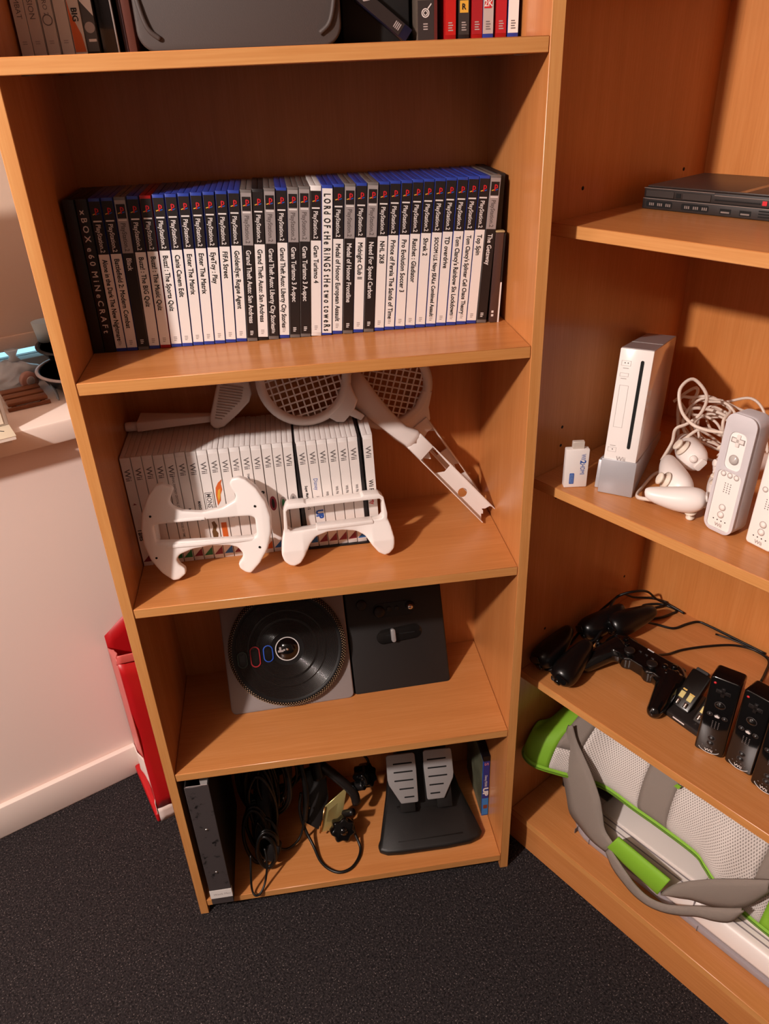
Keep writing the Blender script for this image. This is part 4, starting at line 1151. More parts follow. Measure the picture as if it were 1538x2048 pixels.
part('screw_spring', MB().lathe([(0.0085 + 0.0012 * (k % 2), -0.014 + 0.0024 * k) for k in range(14)], 16, 0), BLACK, cl, loc=(0.300, 0.148, 0.074), rot=(0.6, 0.9, 0.2))
part('bolt', MB().lathe([(0, 0), (0.0026, 0), (0.0022, 0.003), (0, 0.0034)], 10, 0, 'y'), mat('brass_bolt', '9a7a48', 0.3, metal=1.0), cl, loc=(0.2020, 0.1220, 0.0640), rot=(0, 0, PI))
part('cord', MB().tube(smooth_path([(0.190, 0.120, 0.110), (0.184, 0.112, 0.070), (0.190, 0.100, 0.030), (0.203, 0.075, 0.010), (0.214, 0.045, 0.0032), (0.230, 0.024, 0.0032), (0.250, 0.014, 0.0032), (0.272, 0.020, 0.0032), (0.288, 0.040, 0.0032), (0.293, 0.060, 0.006), (0.286, 0.080, 0.020), (0.282, 0.100, 0.040)], 8), 0.0029, 8), RUBBER, cl)
part('cord', MB().tube(smooth_path([(0.170, 0.20, 0.120), (0.195, 0.205, 0.135), (0.25, 0.215, 0.125), (0.30, 0.205, 0.120), (0.325, 0.185, 0.110), (0.330, 0.172, 0.095)], 7), 0.0026, 8), RUBBER, cl)

# foot pedals
pd = thing('foot_pedals', 'black wedge pedal unit with two brushed silver pedals on the lowest shelf', 'pedals', (0.0, 0.0, AZ[4] + 0.0003))
base = [(0.3320, 0.0620), (0.3270, 0.0520), (0.3290, 0.0400), (0.3420, 0.0330), (0.3700, 0.0300), (0.4600, 0.0290), (0.5050, 0.0320), (0.5250, 0.0390), (0.5330, 0.0500), (0.5310, 0.0620), (0.5080, 0.1450), (0.4980, 0.2050), (0.4850, 0.2200), (0.3820, 0.2200), (0.3700, 0.2050), (0.3560, 0.1450)]
rings = []
for (k, zf, shr) in ((0, 0.0, 0.004), (1, 0.005, 0.0), (2, 0.012, 0.0), (3, 0.0165, 0.005)):
    ring = []
    for (x, y) in base:
        dx, dy = x - 0.430, y - 0.120
        L = math.hypot(dx, dy)
        x2, y2 = x - dx / L * shr, y - dy / L * shr
        z = zf + (max(0.0, (y2 - 0.075)) * 0.36 if k >= 2 else 0.0)
        ring.append((x2, y2, z))
    rings.append(ring)
pb = MB(); pb.loft(rings, 0, True, False)
part('base', pb, mat('pedal_base_plastic', '171413', 0.42, bump=0.25, bscale=1400), pd, 0.0022, 2)
for k in range(5):
    y0 = 0.046 + k * 0.0165
    part('grip_rib', MB().box((0.3660 + k * 0.002, y0, 0.0150 + max(0, y0 - 0.062) * 0.30), (0.4950 - k * 0.004, y0 + 0.0065, 0.0196 + max(0, y0 - 0.060) * 0.303)), MATS['pedal_base_plastic'], pd, 0.0012)
part('hump', MB().prism([(0.10, 0.018), (0.225, 0.018), (0.225, 0.150), (0.205, 0.165), (0.185, 0.160), (0.125, 0.060)], 0.385, 0.485, axis='x'), BMATT, pd, 0.004, 2)
ey = Vector((0, 0.105, 0.165)).normalized()
def pedal(x0, flip, name):
    L = 0.120
    outl = [(-0.0285, 0.093), (-0.0250, 0.0965), (0.0250, 0.0970), (0.0285, 0.0935), (0.0295, 0.064), (0.0280, 0.002), (0.0260, 0.0), (-0.0060, 0.0), (-0.0270, 0.038), (-0.0290, 0.048)]
    if flip: outl = [(-x, y) for x, y in outl][::-1]
    p_ = thing_part(name, outl, flip, x0)
    return p_
def thing_part(name, outl, flip, x0):
    rot = frame_rot((0.9995, -0.03, 0.0), ey)
    me = MB().prism(outl, -0.006, 0.0).mesh(name, SILVER); bevel(me, 0.0022, 3)
    o_ = link(name, me, pd, (x0, 0.0990, 0.0630), rot)
    for k in range(5):
        z = 0.012 + k * 0.0165
        w = (0.010 + 0.0045 * min(k, 2))
        c = 0.011 - 0.0040 * min(k, 2)
        if flip: c = -c
        part('slot', MB().prism(rrect(c - w, z - 0.0014, c + w, z + 0.0014, 0.0012, 3), -0.0008, 0.0002), SLOT, o_)
    part('pedal_arm', MB().prism([(-0.008, -0.02), (0.022, -0.02), (0.022, 0.075), (-0.010, 0.075)], -0.016, -0.006), BMATT, o_, 0.002)
    return o_
pedal(0.3880, False, 'pedal')
pedal(0.4620, True, 'pedal')

# film case at the right
fc = thing('film_case', 'thin blue film case standing on the lowest shelf against the right panel', 'film case', (0.5428, 0.0935, AZ[4] + 0.0003), (0, 0.0, 0.0))
part('case_body', MB().box((0, 0, 0), (0.0135, 0.125, 0.170)), mat('blue_film_case', '1c4fa0', 0.25, coat=0.3), fc, 0.0012)
part('spine_print', MB().box((0.0006, -0.0004, 0.052), (0.0129, 0.0002, 0.157)), mat('violet_print', '2c2f7a', 0.4), fc)
part('spine_print', MB().box((0.0006, -0.0004, 0.004), (0.0129, 0.0002, 0.052)), mat('sky_print', '2f78bd', 0.4), fc)
part('case_top', MB().box((-0.0001, -0.0006, 0.157), (0.0136, 0.125, 0.1703)), mat('black_case_top', '0d0b0e', 0.3), fc)
part('cover_print', MB().box((-0.0005, 0.003, 0.004), (0.0, 0.122, 0.156)), mat('cover_grey_green', '5a5a48', 0.4, vary=0.4, bscale=30), fc)
part('age_badge', MB().box((0.003, -0.0006, 0.022), (0.0112, 0.0, 0.0325)), mat('brown_badge', '7a3a22', 0.5), fc)
def fc_text(s, m, zt, hh, ln=None, bold=0.0):
    return spine_text(s, m, fc, 0.0135, zt, height=hh, length=ln, y=-0.0008, bold=bold)
fc_text('Disney PIXAR', INKW, 0.118, 0.0048, 0.032, 0.01)
fc_text('UP', INKW, 0.083, 0.0100, 0.024, 0.06)
fc_text('S', mat('pink_ink', 'b06a80', 0.5), 0.153, 0.0080, 0.008, 0.03)

# ================================================================== things in the angled bookcase (built in its own frame, u along, v deep)
def bthing(name, label, cat, u, v, z, yaw=0.0, group=None, rot=None):
    e = (0, 0, BA + yaw) if rot is None else rot
    return thing(name, label, cat, BW(u, v, z), e, group)
BM = Matrix.Rotation(BA, 4, 'Z')

# slim black console
sc2 = bthing('game_console', 'slim black console lying on the top visible shelf of the angled bookcase', 'game console', 0.0294, 0.1511, BZ[0] + 0.0006, 0.035)
DG = mat('dark_grey_console_plastic', '2b2523', 0.5, bump=0.06, bscale=900)
part('lower_body', MB().box((0, 0.0, 0), (0.230, 0.150, 0.0130)), DG, sc2, 0.0012)
part('upper_body', MB().box((0.0006, 0.0006, 0.0138), (0.2294, 0.150, 0.0262)), DG, sc2, 0.0014)
part('seam', MB().box((0.0016, 0.002, 0.0128), (0.2284, 0.149, 0.0140)), SLOT, sc2)
part('lid', MB().box((0.0030, 0.004, 0.0262), (0.2270, 0.148, 0.0284)), mat('console_lid', '3b302c', 0.38), sc2, 0.0010)
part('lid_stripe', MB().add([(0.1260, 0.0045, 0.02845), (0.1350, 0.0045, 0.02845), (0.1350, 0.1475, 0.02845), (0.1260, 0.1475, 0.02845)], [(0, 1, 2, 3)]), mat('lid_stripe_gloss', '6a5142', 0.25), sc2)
for x0, x1 in ((0.0040, 0.0440), (0.0560, 0.0940)):
    part('card_door', MB().box((x0, -0.0006, 0.0150), (x1, 0.002, 0.0232)), mat('card_door_plastic', '352e2b', 0.45), sc2, 0.0005, 1)
part('door_notch', MB().box((0.0470, -0.0002, 0.0160), (0.0530, 0.002, 0.0215)), SLOT, sc2)
part('disc_slot', MB().box((0.0990, -0.0004, 0.0175), (0.1560, 0.002, 0.0186)), SLOT, sc2)
part('tray_line', MB().box((0.0980, -0.0004, 0.0228), (0.2200, 0.002, 0.0234)), mat('pale_edge_line', '8a7a72', 0.4), sc2)  # thin lines along the front, paler than the body
part('front_line', MB().box((0.0005, -0.0004, 0.0252), (0.0980, 0.001, 0.0258)), MATS['pale_edge_line'], sc2)
part('front_line', MB().box((0.0005, -0.0004, 0.0126), (0.2290, 0.001, 0.0132)), MATS['pale_edge_line'], sc2)
part('red_emblem', MB().box((0.1585, -0.0006, 0.0165), (0.1640, 0.001, 0.0215)), REDI, sc2)
for x0 in (0.0060, 0.0560):
    pt = part('controller_port', MB().prism(rrect(x0, 0.0028, x0 + 0.0370, 0.0105, 0.002, 3), -0.0005, 0.002, axis='y'), SLOT, sc2)
    for g in range(3):
        for k in range(3):
            cx_ = x0 + 0.0058 + g * 0.0118 + k * 0.0026
            part('contact', MB().box((cx_ - 0.0008, -0.0012, 0.0048), (cx_ + 0.0008, 0.0, 0.0082)), mat('port_contact', '7d706a', 0.4), pt)
for x0 in (0.1080, 0.1330):
    up_ = part('usb_port', MB().box((x0, -0.0005, 0.0030), (x0 + 0.0140, 0.002, 0.0088)), SLOT, sc2)
    part('usb_tongue', MB().box((x0 + 0.0015, -0.0008, 0.0040), (x0 + 0.0125, 0.0, 0.0058)), MATS['port_contact'], up_)
for k in range(3):
    part('vent_slot', MB().box((0.1560, -0.0005, 0.0030 + k * 0.0032), (0.2000, 0.002, 0.0044 + k * 0.0032)), SLOT, sc2)

# video adaptor stick
ad = bthing('video_adaptor', 'small white video adaptor stick standing upright left of the white console', 'adaptor', 0.0498, 0.0091, BZ[1] + 0.0004, 0.90)
part('shell', MB().box((0, 0, 0), (0.0330, 0.0120, 0.0600)), WHITE, ad, 0.0014)
part('connector', MB().box((0.0090, 0.0025, 0.0600), (0.0255, 0.0095, 0.0710)), mat('adaptor_plug', 'cbbfb4', 0.35), ad, 0.0006, 1)
letter('WII', BLUI, ad, (0.0215, -0.0004, 0.0530), DN, RT, height=0.0062, length=0.0090, name='lettering')
letter('2', BLUI, ad, (0.0205, -0.0004, 0.0432), DN, RT, height=0.0085, length=0.0056, name='lettering', bold=0.03)
letter('HDMI', BLUI, ad, (0.0215, -0.0004, 0.0368), DN, RT, height=0.0062, length=0.0160, name='lettering')
part('badge_frame', MB().prism(rrect(0.0070, 0.0060, 0.0135, 0.0230, 0.001, 2), -0.0004, 0.0002, axis='y'), BLUI, ad)
part('badge', MB().prism(rrect(0.0080, 0.0070, 0.0125, 0.0220, 0.001, 2), -0.0006, 0.0002, axis='y'), mat('badge_blue', '6e8ec4', 0.5), ad)
letter('HDMI', BLUI, ad, (0.0086, -0.0008, 0.0210), DN, RT, height=0.0032, length=0.0130, name='lettering')

# white console in its grey stand, tipped back
wc = bthing('game_console', 'white upright console in its silver stand on the middle shelf', 'game console', 0.0900, 0.0345, BZ[1] + 0.0004, 0.398)
tl = math.radians(11)
SG = mat('silver_stand', 'b0aeb2', 0.4, metal=0.25)
part('stand', MB().prism([(0.0, 0.0), (0.215, 0.0), (0.215, 0.0130), (0.004, 0.0520)], 0.0, 0.0480, axis='x'), SG, wc, 0.0012)
part('stand_side', MB().prism([(0.012, 0.0), (0.195, 0.0), (0.195, 0.006), (0.022, 0.0400)], -0.0075, 0.0, axis='x'), SG, wc, 0.001)
bodyM = Matrix.Translation((0.0020, 0.0060, 0.0500)) @ Matrix.Rotation(-tl, 4, 'X')
bd_rot = (-tl, 0, 0); bd_loc = (0.0020, 0.0052, 0.0475)
body = link('body', bevel(MB().box((0, 0, 0), (0.0440, 0.205, 0.1570)).mesh('body', mat('white_gloss_plastic', 'f3ebe6', 0.16, coat=0.4)), 0.0014, 2), wc, bd_loc, bd_rot)
part('top_band', MB().box((0.0006, 0.003, 0.1565), (0.0434, 0.204, 0.1576)), mat('grey_top_band', 'a39b9a', 0.3), body, 0.0004, 1)
part('top_joint', MB().box((0.0006, 0.075, 0.1570), (0.0434, 0.0765, 0.1580)), INKP, body)
part('disc_slot', MB().prism(rrect(0.0288, 0.0220, 0.0332, 0.1430, 0.0020, 4), -0.0006, 0.0010, axis='y'), SLOT, body)
GL = mat('fine_grey_line', 'c9c0bc', 0.5)
def outline(x0, z0, x1, z1, parent, m=GL, w=0.0005, y=-0.0004, name='outline'):
    mb = MB()
    for a in ((x0, z0, x1, z0 + w), (x0, z1 - w, x1, z1), (x0, z0, x0 + w, z1), (x1 - w, z0, x1, z1)):
        mb.box((a[0], y, a[1]), (a[2], 0.0003, a[3]))
    return part(name, mb, m, parent)
outline(0.0040, 0.1340, 0.0165, 0.1410, body, name='power_button')
outline(0.0040, 0.1195, 0.0155, 0.1245, body, name='reset_button')
outline(0.0060, 0.0500, 0.0180, 0.1080, body, name='card_flap')
outline(0.0035, 0.0150, 0.0150, 0.0215, body, name='eject_button')
for x_, z_ in ((0.0080, 0.1372), (0.0120, 0.1372), (0.0092, 0.0180)):
    part('dot', MB().box((x_, -0.0005, z_), (x_ + 0.0014, 0.0002, z_ + 0.0014)), INKG, body)
for x0, z_ in ((0.0070, 0.1305), (0.0060, 0.1165), (0.0060, 0.0235)):
    part('fine_print', MB().box((x0, -0.0004, z_), (x0 + 0.0075, 0.0002, z_ + 0.0008)), INKP, body)
letter('Wii', INKP, body, (0.0165, -0.0005, 0.0035), RT, (0, 0, 1), height=0.0062, name='lettering', bold=0.01)

# pear-shaped controllers
_nk = {}
def nun_mesh(kind):
    if kind in _nk: return _nk[kind]
    m = WHITE if kind == 'w' else mat('black_satin_plastic', '0d0b0b', 0.3)
    mb = MB()
    # x forward from nose (0) to tail (0.108), z up
    st_ = [(0.000, 0.006, 0.006, 0.017), (0.003, 0.0125, 0.0105, 0.017), (0.010, 0.0170, 0.0150, 0.0180), (0.022, 0.0192, 0.0180, 0.0190), (0.038, 0.0190, 0.0185, 0.0190), (0.056, 0.0172, 0.0168, 0.0180),
           (0.074, 0.0148, 0.0140, 0.0160), (0.090, 0.0125, 0.0115, 0.0135), (0.102, 0.0095, 0.0085, 0.0115), (0.108, 0.0050, 0.0045, 0.0100)]
    rings = [[(x, rw * math.cos(2 * PI * k / 20), max(0.0005, zc + rh * math.sin(2 * PI * k / 20))) for k in range(20)] for x, rw, rh, zc in st_]
    mb.loft(rings)
    body = subsurf(mb, m, 1, 'body')
    stick = MB().lathe([(0, 0), (0.0110, 0), (0.0115, 0.0012), (0.0070, 0.0018), (0.0045, 0.004), (0.0045, 0.0065), (0.0078, 0.0080), (0.0082, 0.0100), (0.0060, 0.0112), (0, 0.0110)], 20).mesh('thumbstick', mat('cream_stick', 'e6d8c8', 0.5) if kind == 'w' else BLACK)
    cbt = MB().lathe([(0, 0), (0.0052, 0), (0.0050, 0.0025), (0.0030, 0.0035), (0, 0.0037)], 16, axis='x').mesh('c_button', WHITEM if kind == 'w' else GLOSS)
    zbt = MB().prism(rrect(-0.0085, -0.0050, 0.0085, 0.0050, 0.0035, 5), 0, 0.0035, axis='x').mesh('z_button', WHITEM if kind == 'w' else GLOSS)
    bevel(zbt, 0.001, 2)
    _nk[kind] = (body, stick, cbt, zbt)
    return _nk[kind]
def nunchuk(kind, label, u, v, z, yaw, roll=0.0, pitch=0.0, cord=None, group=None, clip=False):
    """nose at (u,v,z); yaw = heading of the tail in the bookcase frame"""
    o = thing('hand_controller', label, 'controller', BW(u, v, z), (0, 0, 0), group)
    o.matrix_world = Matrix.Translation(BW(u, v, z)) @ Matrix.Rotation(BA + yaw, 4, 'Z') @ Matrix.Rotation(pitch, 4, 'Y') @ Matrix.Translation((0, 0, 0.019)) @ Matrix.Rotation(roll, 4, 'X') @ Matrix.Translation((0, 0, -0.019))
    b_, s_, c_, z_ = nun_mesh(kind)
    link('body', b_, o)
    link('thumbstick', s_, o, (0.026, 0, 0.0362))
    link('c_button', c_, o, (0.0030, 0, 0.0250), (0, -0.35, PI))
    link('z_button', z_, o, (0.0016, 0, 0.0135), (0, 0.1, PI))
    if clip:
        part('cord_clip', MB().prism(rrect(0.004, -0.010, 0.030, 0.010, 0.003, 4), -0.0060, -0.0045), WHITEM, o, 0.0006, 1)
    if cord:
        inv = o.matrix_world.inverted()
        mb = MB()
        for pth in cord:
            mb.tube([inv @ BW(*p) for p in smooth_path(pth, 6)], 0.0021 if kind == 'w' else 0.0018, 7)
        part('cord', mb, mat('white_cord', 'dccbbd', 0.4) if kind == 'w' else RUBBER, o)
    return o
Z1 = BZ[1]
NG = 'white hand controllers beside the white console'
def nun2(kind, label, nose, tail, roll, cord=None, group=None, clip=False, fat=1.0, smin=0.92):
    """place by nose and tail points (bookcase frame, underside line)"""
    P, Q = BW(*nose), BW(*tail)
    x = (Q - P); L = x.length / 0.108; x.normalize()
    z = Vector((0, 0, 1)); y = z.cross(x).normalized(); z = x.cross(y)
    M = Matrix((x, y, z)).transposed().to_4x4(); M.translation = P
    sc_ = max(L, smin)
    M = M @ Matrix.Diagonal((sc_, sc_ * fat, sc_ * fat, 1)) @ Matrix.Translation((0, 0, 0.019)) @ Matrix.Rotation(roll, 4, 'X') @ Matrix.Translation((0, 0, -0.019))
    o = nunchuk(kind, label, 0, 0, 0, 0, 0, 0, None, group, clip)
    o.matrix_world = M
    if cord:
        inv = M.inverted(); mb = MB(); r = (0.0021 if kind == 'w' else 0.0018) / sc_
        for pth in cord: mb.tube([inv @ BW(*p) for p in smooth_path(pth, 6)], r, 7)
        part('cord', mb, mat('white_cord', 'dccbbd', 0.4) if kind == 'w' else RUBBER, o)
    return o
nun2('w', 'white hand controller with cream stick facing out, left front of the white group', (0.1990, 0.0700, Z1 + 0.006), (0.1270, 0.1300, Z1 + 0.014), -1.15,
     [[(0.1270, 0.130, Z1 + 0.030), (0.1277, 0.150, 0.8680), (0.1299, 0.150, 0.8900), (0.1406, 0.160, 0.8985), (0.1525, 0.170, 0.9148), (0.1564, 0.170, 0.9426), (0.1381, 0.160, 0.9644), (0.1320, 0.140, 0.953), (0.1447, 0.130, 0.9288), (0.1682, 0.120, 0.9193), (0.1884, 0.120, 0.9169), (0.2150, 0.118, 0.9218)]], NG, False, 1.18)
nun2('w', 'white hand controller lying nose forward at the back left of the white group', (0.1740, 0.1440, Z1 + 0.018), (0.1060, 0.2060, Z1 + 0.016), -0.9,
     [[(0.1060, 0.206, Z1 + 0.030), (0.0845, 0.230, 0.8974), (0.1049, 0.230, 0.9081), (0.1288, 0.235, 0.9144), (0.152, 0.235, 0.909), (0.1702, 0.220, 0.9089), (0.1722, 0.200, 0.8997), (0.178, 0.20, 0.87)],
      [(0.0728, 0.235, 0.8906), (0.0842, 0.245, 0.9055), (0.0993, 0.245, 0.918), (0.1084, 0.235, 0.9151), (0.105, 0.23, 0.900)]], NG, False, 1.18)
nun2('w', 'white hand controller with raised stick behind the remote in the grey sleeve', (0.1960, 0.1560, Z1 + 0.014), (0.2300, 0.2400, Z1 + 0.014), -0.9,
     [[(0.230, 0.240, Z1 + 0.030), (0.20, 0.25, 0.895), (0.1554, 0.23, 0.8921), (0.1239, 0.23, 0.883), (0.1018, 0.23, 0.8834), (0.084, 0.235, 0.8925)],
      [(0.0962, 0.225, 0.8573), (0.1061, 0.225, 0.8727), (0.1153, 0.215, 0.8976), (0.1537, 0.205, 0.9084), (0.19, 0.22, 0.895)]], NG, False, 1.18)
nun2('w', 'white hand controller half hidden behind the remote in the grey sleeve', (0.2420, 0.1000, Z1 + 0.0005), (0.1960, 0.1700, Z1 + 0.0005), -0.4,
     [[(0.196, 0.170, Z1 + 0.012), (0.21, 0.20, 0.87), (0.1571, 0.185, 0.8881), (0.1314, 0.175, 0.8658), (0.1175, 0.17, 0.8467), (0.112, 0.16, Z1 + 0.003)]], NG, False, 1.18)
nun2('w', 'white hand controller lying upside down on its stick, foremost of the white group', (0.2340, 0.0720, Z1 + 0.0110), (0.1740, 0.0370, Z1 + 0.0040), PI,
     [[(0.1740, 0.037, Z1 + 0.020), (0.150, 0.040, 0.8300), (0.1300, 0.0854, 0.8206), (0.1200, 0.126, 0.8206), (0.122, 0.150, 0.8206), (0.13, 0.17, 0.825)]], NG, False, 1.35, 0.72)

wcb = thing('cord_tangle', 'tangle of thin white cords between the white console and the sleeved remote', 'cords', (0, 0, 0))
rnd_ = random.Random(4)
for k in range(7):
    cu_, cv_, cz_ = 0.125 + 0.014 * k * 0.6, 0.232 + 0.006 * (k % 3), Z1 + 0.050 + 0.004 * (k % 4)
    ru, rz = 0.040 + 0.012 * rnd_.random(), 0.026 + 0.020 * rnd_.random()
    ph = rnd_.uniform(0, 6)
    pts = [(cu_ + ru * math.cos(a + ph) * (1 + 0.1 * math.sin(2 * a)), cv_ + 0.022 * math.sin(a * 1.0 + k), max(Z1 + 0.003, cz_ + rz * math.sin(a + ph) + 0.006 * math.sin(3 * a))) for a in [2 * PI * j / 11 for j in range(12)]]
    part('cord', MB().tube([BW(*p) for p in smooth_path(pts, 5)], 0.0021, 7), mat('white_cord', 'dccbbd', 0.4), wcb)

# long remotes
_rm = {}
def remote(kind, label, u, v, z, yaw, lean=0.08, side=0.0, sleeve=False, group=None):
    o = thing('remote_controller', label, 'remote', BW(u, v, z), (0, 0, 0), group)
    o.matrix_world = Matrix.Translation(BW(u, v, z)) @ Matrix.Rotation(BA + yaw, 4, 'Z') @ Matrix.Rotation(-lean, 4, 'X') @ Matrix.Rotation(side, 4, 'Y')
    if kind == 'b': o.matrix_world = o.matrix_world @ Matrix.Diagonal((1.16, 1.10, 0.94, 1))
    m = mat('white_remote_plastic', 'f3ebe6', 0.28) if kind == 'w' else GLOSS
    ik = INKP if kind == 'w' else mat('dim_silver_ink', '3a3433', 0.35)
    W2, D2, H2 = 0.0362, 0.0300, 0.1480
    x0 = 0.0024 if sleeve else 0.0; y0 = 0.0020 if sleeve else 0.0; z0 = 0.0030 if sleeve else 0.0
    X = lambda a: x0 + a
    body = MB().prism(rrect(x0, z0, x0 + W2, z0 + H2, 0.0050, 5), y0, y0 + D2, axis='y')
    me = body.mesh('body', m); bevel(me, 0.0026, 3); link('body', me, o)
    c = x0 + W2 / 2; yf = y0
    dp = MB(); dp.box((c - 0.0080, yf - 0.0018, z0 + 0.1215), (c + 0.0080, yf + 0.001, z0 + 0.1265)); dp.box((c - 0.0025, yf - 0.0018, z0 + 0.1160), (c + 0.0025, yf + 0.001, z0 + 0.1320))
    part('direction_pad', dp, WHITEM if kind == 'w' else BLACK, o, 0.0006, 1)
    outline(c - 0.0086, z0 + 0.1209, c + 0.0086, z0 + 0.1271, o, ik, 0.0005, yf - 0.0003, 'pad_outline')
    part('large_button', MB().lathe([(0, -0.0020), (0.0048, -0.0018), (0.0058, -0.0006), (0.0058, 0.001), (0, 0.001)], 20, axis='y', c=(c, yf, z0 + 0.0985)), mat('clear_button', 'b9b1ac', 0.2) if kind == 'w' else GLOSS, o)
    part('button_ring', MB().lathe([(0.0060, -0.0002), (0.0068, -0.0002), (0.0068, 0.0004), (0.0060, 0.0004)], 20, axis='y', c=(c, yf, z0 + 0.0985)), ik, o)
    if kind == 'b':
        part('power_mark', MB().lathe([(0, -0.0006), (0.0018, -0.0006), (0.0018, 0.0004), (0, 0.0004)], 10, axis='y', c=(x0 + 0.0065, yf, z0 + 0.1370)), REDI, o)
    for dx in (-0.0090, 0.0, 0.0090):
        r_ = 0.0030
        part('small_button', MB().lathe([(0, -0.0014), (r_ * 0.8, -0.0012), (r_, 0.0), (r_, 0.001), (0, 0.001)], 14, axis='y', c=(c + dx, yf, z0 + 0.0770)), WHITEM if kind == 'w' else BLACK, o)
        part('button_ring', MB().lathe([(r_ + 0.0002, -0.0002), (r_ + 0.0008, -0.0002), (r_ + 0.0008, 0.0004), (r_ + 0.0002, 0.0004)], 14, axis='y', c=(c + dx, yf, z0 + 0.0770)), ik, o)
    if kind == 'b':
        part('home_mark', MB().prism([(c - 0.0025, z0 + 0.0755), (c + 0.0025, z0 + 0.0755), (c + 0.0025, z0 + 0.0775), (c + 0.0036, z0 + 0.0775), (c, z0 + 0.0805), (c - 0.0036, z0 + 0.0775), (c - 0.0025, z0 + 0.0775)], yf - 0.0018, yf - 0.0012, axis='y'), INKW, o)
    sp = MB()
    for i in range(3):
        for j in range(5):
            sp.box((c - 0.0042 + i * 0.0038, yf - 0.0003, z0 + 0.0530 + j * 0.0030), (c - 0.0030 + i * 0.0038, yf + 0.0003, z0 + 0.0542 + j * 0.0030))
    part('speaker_holes', sp, INKG, o)
    for zz in (0.0320, 0.0215):
        part('small_button', MB().lathe([(0, -0.0016), (0.0030, -0.0014), (0.0040, -0.0002), (0.0040, 0.001), (0, 0.001)], 16, axis='y', c=(c, yf, z0 + zz)), WHITEM if kind == 'w' else BLACK, o)
        part('button_ring', MB().lathe([(0.0042, -0.0002), (0.0048, -0.0002), (0.0048, 0.0004), (0.0042, 0.0004)], 16, axis='y', c=(c, yf, z0 + zz)), ik, o)
    for i in range(4):
        part('player_light', MB().box((c - 0.0093 + i * 0.0056, yf - 0.0004, z0 + 0.0128), (c - 0.0078 + i * 0.0056, yf + 0.0003, z0 + 0.0141)), INK if kind == 'w' else INKG, o)
    letter('Wii', ik if kind == 'w' else INKW, o, (c - 0.0055, yf - 0.0005, z0 + 0.0045), RT, (0, 0, 1), height=0.0050, name='lettering', bold=0.015)
    if kind == 'b':
        arc = [(c + 0.0135 * math.cos(a), yf - 0.0005, z0 + 0.0125 + 0.0105 * math.sin(a)) for a in [PI * (1.12 + 0.76 * k / 14) for k in range(15)]]
        part('smile_arc', MB().tube(arc, 0.0005, 5), INKW, o)
    if sleeve:
        slv = mat('silicone_sleeve', 'cfc9cc', 0.45, trans=0.0, sheen=0.2)
        ring_o = rrect(0, 0, W2 + 0.0048, H2 + 0.0120, 0.0125, 7)
        back = MB().prism(ring_o, 0.0026, D2 + 0.0045, axis='y').mesh('sleeve', slv); bevel(back, 0.0060, 4)
        link('sleeve', back, o, (0, 0, 0), label='translucent grey silicone sleeve')
        h1 = rrect(x0 + 0.0070, z0 + 0.0850, x0 + W2 - 0.0070, z0 + 0.1345, 0.0075, 6)
        h2 = rrect(x0 + 0.0020, z0 + 0.0010, x0 + W2 - 0.0020, z0 + 0.0815, 0.0060, 6)
        link('sleeve_front', holed(ring_o, [h1[::-1], h2[::-1]], 0.0004, 0.0026, slv, 'sleeve_front', 'y', 0.0009, 2), o)
    return o
remote('w', 'white remote in a pale grey silicone sleeve, standing on the middle shelf', 0.2400, 0.0560, Z1 + 0.0012, -0.10, 0.05, 0.0, True)
remote('w', 'bare white remote at the right picture edge on the middle shelf', 0.2960, 0.0600, Z1 + 0.0012, -0.14, 0.05)
# small things between the two remotes
sb = bthing('clear_battery_box', 'small translucent battery box between the two white remotes', 'battery box', 0.2890, 0.120, Z1 + 0.0004, 0.1)
part('tray', MB().box((0, 0, 0), (0.034, 0.03, 0.055)), mat('frosted_plastic', 'd8cfc8', 0.35), sb, 0.002)
part('lid', MB().box((0.001, -0.001, 0.045), (0.033, 0.029, 0.062)), mat('frosted_lid', 'bfb3aa', 0.3), sb, 0.002)

# black controllers on the lower shelf
Z2 = BZ[2]
KG = 'black hand controllers at the left end of the lower angled shelf'
nun2('b', 'black hand controller, rearmost of the four, next to the left panel', (0.0250, 0.1350, Z2 + 0.0004), (0.0500, 0.2300, Z2 + 0.0100), 2.5,
        [[(0.0500, 0.2300, Z2 + 0.012), (0.0600, 0.2616, Z2 + 0.004), (0.081, 0.2981, Z2 + 0.003), (0.0891, 0.325, Z2 + 0.003), (0.0904, 0.338, Z2 + 0.003), (0.0764, 0.340, Z2 + 0.003), (0.0553, 0.332, Z2 + 0.003), (0.0387, 0.3082, Z2 + 0.003), (0.0496, 0.2973, Z2 + 0.006), (0.0626, 0.3205, Z2 + 0.006), (0.0687, 0.339, Z2 + 0.006)]], KG, False, 1.36)
nun2('b', 'black hand controller lying just behind the large black gamepad', (0.0580, 0.1680, Z2 + 0.0110), (0.0780, 0.2550, Z2 + 0.0100), -2.5,
        [[(0.0780, 0.2550, Z2 + 0.014), (0.090, 0.272, Z2 + 0.006), (0.1148, 0.2882, Z2 + 0.003), (0.1243, 0.3163, Z2 + 0.003), (0.1339, 0.337, Z2 + 0.003), (0.15, 0.341, Z2 + 0.003), (0.20, 0.342, Z2 + 0.003), (0.26, 0.3425, Z2 + 0.003)]], KG, False, 1.36)
